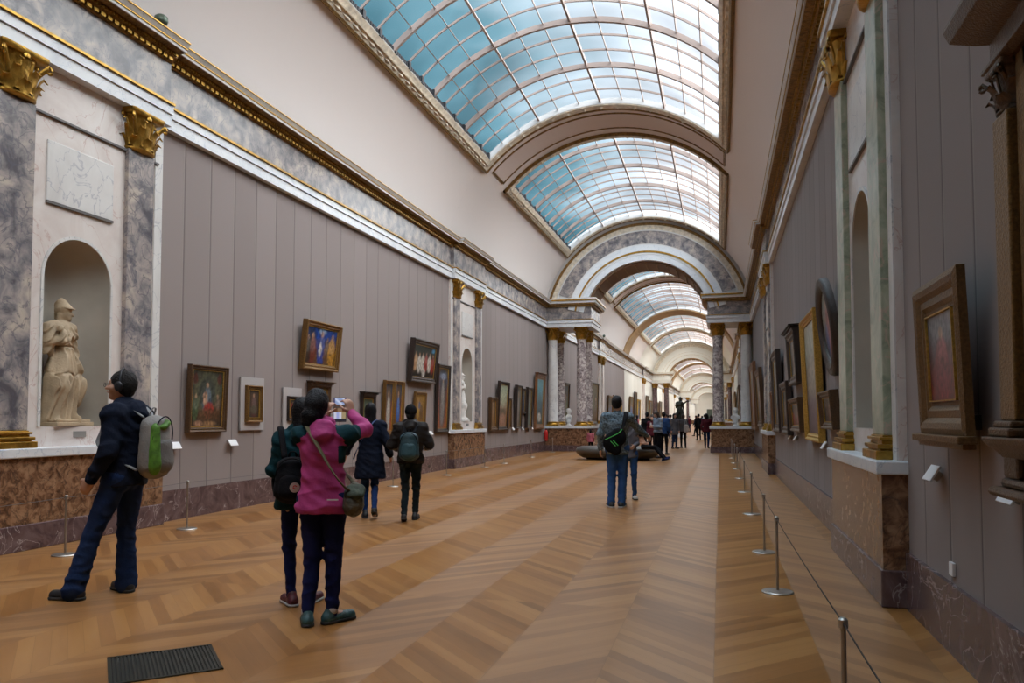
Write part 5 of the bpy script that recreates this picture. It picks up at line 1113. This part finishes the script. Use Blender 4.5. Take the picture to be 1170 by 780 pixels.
# people round the bench and beyond
def simple(label, x, y, face, H, top, legs, hair=H_dark, st='short', fem=False, J=None, h=.018, topm='jacket', hem=.86, shoe=S_black, grp=None, hp=0., hy=0., bulk=.025, skirt=None):
    return person(label, (x, y), face, H, h, J, top=top, legs=legs, hair=hair, hairst=st, fem=fem, topm=topm, hem=hem, shoe=shoe, hp=hp, hy=hy, bulk=bulk, group=grp, wr=.008, skirt=skirt)
J_read = dict(elL=(-.22, .02, 1.17), wrL=(-.06, .24, 1.17), elR=(.22, .02, 1.17), wrR=(.06, .24, 1.19))
J_walk = dict(kneeL=(-.09, .14, .52), ankL=(-.10, .22, .10), toeL=(-.12, .38, .06), kneeR=(.09, -.02, .5), ankR=(.10, -.26, .14), toeR=(.12, -.12, .03), elL=(-.24, -.10, 1.16), wrL=(-.23, -.05, .93), elR=(.24, .02, 1.16), wrR=(.23, .16, .97))
rr, _, SS = simple('woman in a pale blue jumper reading her phone beside the grey bench', -2.17, 28.6, (-.75, -.65), 1.70, C_lblue, C_black, H_brown, 'bob', True, jt(**J_read, head=(0, .07, 1.62)), .014, 'jumper', .95, hp=-22)
p_ = held('phone', rr, 'pale phone held by the woman in the pale blue jumper', 'phone'); obj('phone_case', MB().box(-.04, .04, .30, .31, 1.12, 1.27), M_label, p_, bevel=.003)
Jl = jt(hipL=(-.09, 0, .50), hipR=(.09, 0, .50), kneeL=(-.10, .40, .47), kneeR=(.11, .42, .50), ankL=(-.10, .70, .16), ankR=(.12, .78, .12), toeL=(-.10, .86, .15), toeR=(.14, .94, .12), shL=(-.17, -.24, .92), shR=(.17, -.24, .92), elL=(-.27, -.20, .66), wrL=(-.12, .02, .62), elR=(.27, -.2, .66), wrR=(.12, .02, .62), head=(0, -.22, 1.13))
person('person in black slouching on the grey bench with legs stretched out', (-2.42, 26.25), (.88, -.35), 1.70, .014, Jl, top=C_black, legs=C_black, hair=H_brown, hairst='bob', fem=True, shoe=cloth('navy_shoe', (.01, .015, .06)), bulk=.035, hp=-25)
Jk = jt()
simple('small child in a pink top and dark trousers near the left arch pedestal', -5.0, 31.0, (.2, 1), 1.0, C_rose, C_black, H_dark, 'bob', True, Jk, .018, 'top')
simple('man in navy walking past the left arch pedestal', -4.85, 35.5, (-.3, 1), 1.70, C_navy, C_jean, H_dark, 'short', False, jt(**J_walk), .02)
simple('person in a black jacket standing beyond the bench, left of the reader', -2.85, 32.0, (.2, 1), 1.68, C_black, C_black, H_dark, 'short', False, None, .02)
simple('person in wine red standing behind the bench, facing the camera', -2.55, 30.9, (-.3, -1), 1.55, C_wine, C_black, H_brown, 'long', True, None, .02)
simple('person in dark blue standing right behind the reading woman', -2.13, 31.2, (.3, 1), 1.68, cloth('mid_blue', (.02, .05, .14)), C_black, H_dark, 'short', False, None, .02)
simple('woman in a grey coat, left of the pair standing in the hall centre', -2.08, 37.6, (.5, -.7), 1.66, C_grey, C_jean, H_dark, 'long', True, None, .02, 'coat', .70)
r9, _, S9 = simple('woman in a dark grey jumper with a white bag, right of the central pair', -1.72, 38.6, (-.3, .9), 1.64, cloth('mid_grey', (.07, .07, .08)), C_black, H_brown, 'bob', True, None, .02, 'jumper', .86)
tb = held('tote_bag', r9, 'white cloth tote bag hanging at the back of the central pair', 'bag'); F = Field(.016); F.cap((.10, -.2, .92), (.10, -.2, 1.12), 1, .95, (.14, .05, .12)); fobj('bag_body', F, C_white, tb, S9); strap([(.04, -.2, 1.2), (.10, -.12, 1.5), (.16, -.2, 1.2)], S9, C_white, tb, w=(.012, .006))
simple('woman in a dark wine top beside the right arch pedestal', -.62, 38.4, (.1, 1), 1.66, C_wine, C_jean, H_dark, 'long', True, jt(**J_walk), .02, 'top', .84)
simple('person in black, front of the group before the dark statue', -1.35, 52.5, (-.4, 1), 1.72, C_black, C_black, H_dark, 'short', False, None, .024)
simple('person in a pale blue shirt in the group before the dark statue', -1.0, 54.5, (.3, 1), 1.70, C_lblue, C_jean, H_dark, 'short', False, jt(**J_walk), .024, 'shirt')
simple('person in navy, right end of the group before the dark statue', -.62, 56.0, (-.2, 1), 1.66, C_navy, C_black, H_brown, 'long', True, None, .024)
proto = []
cw = [('white top', C_white, C_jean, 'short', False), ('black coat', C_black, C_black, 'long', True), ('rose jumper', C_rose, C_black, 'bob', True), ('grey jacket', C_grey, C_jean, 'short', False), ('wine jacket', C_wine, C_jean, 'short', False), ('navy coat', C_navy, C_black, 'bob', True), ('blue shirt', C_lblue, C_black, 'short', False)]
spots = [(-5.3, 42., 'left of the slim far pilasters'), (-4.7, 44.2, 'just past the first arch on the left'), (-3.9, 47., 'behind the bench group, leftmost'), (-3.3, 50.5, 'behind the bench group, second'), (-2.6, 47.5, 'behind the bench group, third'), (-1.85, 64., 'near the dark statue pedestal'), (-3.9, 63., 'left of the dark statue'), (-3.4, 57., 'close before the dark statue'),
         (-1.5, 70., 'deep in the hall, first'), (-.7, 74., 'deep in the hall, second'), (-2.2, 79., 'deep in the hall, third'), (-3.1, 84., 'deep in the hall, fourth'), (-.9, 61., 'right of the dark statue'), (-1.6, 92., 'under the second arch, left'), (-.3, 90., 'under the second arch, right'), (-5.2, 66., 'along the pale far left wall'), (-5.6, 55., 'before the gold frames beyond the slim pilasters')]
base = [simple('x', 0, 0, (0, 1), 1.7, C_black, C_black, H_dark, 'short', False, jt(), .026), simple('x', 0, 0, (0, 1), 1.66, C_black, C_black, H_dark, 'long', True, jt(**J_walk), .026, 'jacket', .72)]
for i, (x, y, tx) in enumerate(spots):
    nm, tp, lg, st, fm = cw[i % len(cw)]; b_ = base[1 if fm else 0][0]
    r = b_ if not b_.get('placed') else None
    if r is None: r = dup(b_)
    b_['placed'] = 1
    if 'placed' in r.keys() and r is not b_: del r['placed']
    r.location = (x, y, 0); r.rotation_euler = (0, 0, random.uniform(-2.5, 2.5)); tag(r, 'tiny distant person in a %s, %s' % (nm, tx), 'person', 'visitors far down the hall')
    for ch in r.children:
        k = ch.name.split('.')[0]
        if k in ('jacket', 'trousers'): ch.data = ch.data.copy(); ch.data.materials[0] = tp if k == 'jacket' else lg
for b_ in base:
    if 'placed' in b_[0].keys(): del b_[0]['placed']
SKY_STRENGTH = 2.5
ZENITH = 9.0
SIDE = 9.0
EXPOSURE = -0.42
# ------------------------------------------------------------------ camera, sky, exposure
cd = bpy.data.cameras.new('camera'); cam = bpy.data.objects.new('camera', cd); COL.objects.link(cam)
f_px = 892.; cd.sensor_width = 36; cd.lens = f_px/1170*36; cd.shift_y = 48/1170; cd.clip_end = 600; cd.clip_start = .05
cam.location = (0, 0, 1.42); cam.rotation_euler = (math.radians(90)+math.atan(40/f_px), 0, math.radians(14.9)); SC.camera = cam
w = bpy.data.worlds.new('sky'); SC.world = w; w.use_nodes = True; nt = w.node_tree; N = nt.nodes; Lk = nt.links
bg = N['Background']; tc = N.new('ShaderNodeTexCoord'); sp = N.new('ShaderNodeSeparateXYZ'); Lk.new(tc.outputs['Generated'], sp.inputs[0])
def WM(op, a, b):
    n = N.new('ShaderNodeMath'); n.operation = op
    for i, v in enumerate((a, b)):
        if isinstance(v, (int, float)): n.inputs[i].default_value = v
        else: Lk.new(v, n.inputs[i])
    return n.outputs[0]
zz = WM('MAXIMUM', sp.outputs['Z'], .04); ratio = WM('DIVIDE', sp.outputs['X'], zz)
pv = N.new('ShaderNodeCombineXYZ'); Lk.new(ratio, pv.inputs[0]); Lk.new(WM('DIVIDE', sp.outputs['Y'], zz), pv.inputs[1])
n1 = N.new('ShaderNodeTexNoise'); n1.inputs['Scale'].default_value = 1.1; n1.inputs['Detail'].default_value = 4; Lk.new(pv.outputs[0], n1.inputs['Vector'])
v = WM('ADD', ratio, WM('MULTIPLY', WM('SUBTRACT', n1.outputs['Fac'], .5), 1.15))
mr = N.new('ShaderNodeMapRange'); mr.inputs['From Min'].default_value = -1.25; mr.inputs['From Max'].default_value = 1.25; Lk.new(v, mr.inputs['Value'])
cr = N.new('ShaderNodeValToRGB'); e = cr.color_ramp
for _ in range(4): e.elements.new(.5)
# dull blue-green cloud low on one side, white overcast ahead, the bright part of the sky on the other side
for q, (p, c) in zip(e.elements, [(.0, (.03, .11, .16)), (.14, (.05, .16, .21)), (.23, (.12, .27, .34)), (.33, (.50, .61, .70)), (.46, (.90, .92, 1.)), (.72, (1., 1., 1.))]): q.position = p; q.color = (*c, 1)
Lk.new(mr.outputs[0], cr.inputs['Fac']); Lk.new(cr.outputs['Color'], bg.inputs['Color'])
def ramp(src, a, b_, lo, hi):
    m_ = N.new('ShaderNodeMapRange'); m_.interpolation_type = 'SMOOTHSTEP'
    for k_, v_ in zip(('From Min', 'From Max', 'To Min', 'To Max'), (a, b_, lo, hi)): m_.inputs[k_].default_value = v_
    Lk.new(src, m_.inputs['Value']); return m_.outputs[0]
zen = ramp(sp.outputs['Z'], .48, .85, 0., ZENITH); sid = ramp(ratio, .15, 1.2, 0., SIDE)
Lk.new(WM('ADD', SKY_STRENGTH, WM('ADD', zen, sid)), bg.inputs['Strength'])
# daylight openings (sampling portals over the roof windows)
for i, (a, b) in enumerate(SKY):
    ld = bpy.data.lights.new('roof_window_portal', 'AREA'); ld.shape = 'RECTANGLE'; ld.size = 9.; ld.size_y = b-a; ld.cycles.is_portal = True
    lo = bpy.data.objects.new('roof_window_portal', ld); COL.objects.link(lo); lo.location = (CX, (a+b)/2, 10.45)
SC.view_settings.view_transform = 'Standard'; SC.view_settings.look = 'None'; SC.view_settings.gamma = 1; SC.view_settings.use_curve_mapping = False
SC.view_settings.exposure = EXPOSURE
c = SC.cycles; c.max_bounces = 8; c.diffuse_bounces = 5; c.glossy_bounces = 3; c.transmission_bounces = 4; c.transparent_max_bounces = 12
c.use_denoising = True; c.sample_clamp_indirect = 6; c.caustics_reflective = False; c.caustics_refractive = False; c.use_adaptive_sampling = False
try: c.denoiser = 'OPENIMAGEDENOISE'; c.denoising_prefilter = 'ACCURATE'; c.denoising_input_passes = 'RGB_ALBEDO_NORMAL'
except Exception: pass
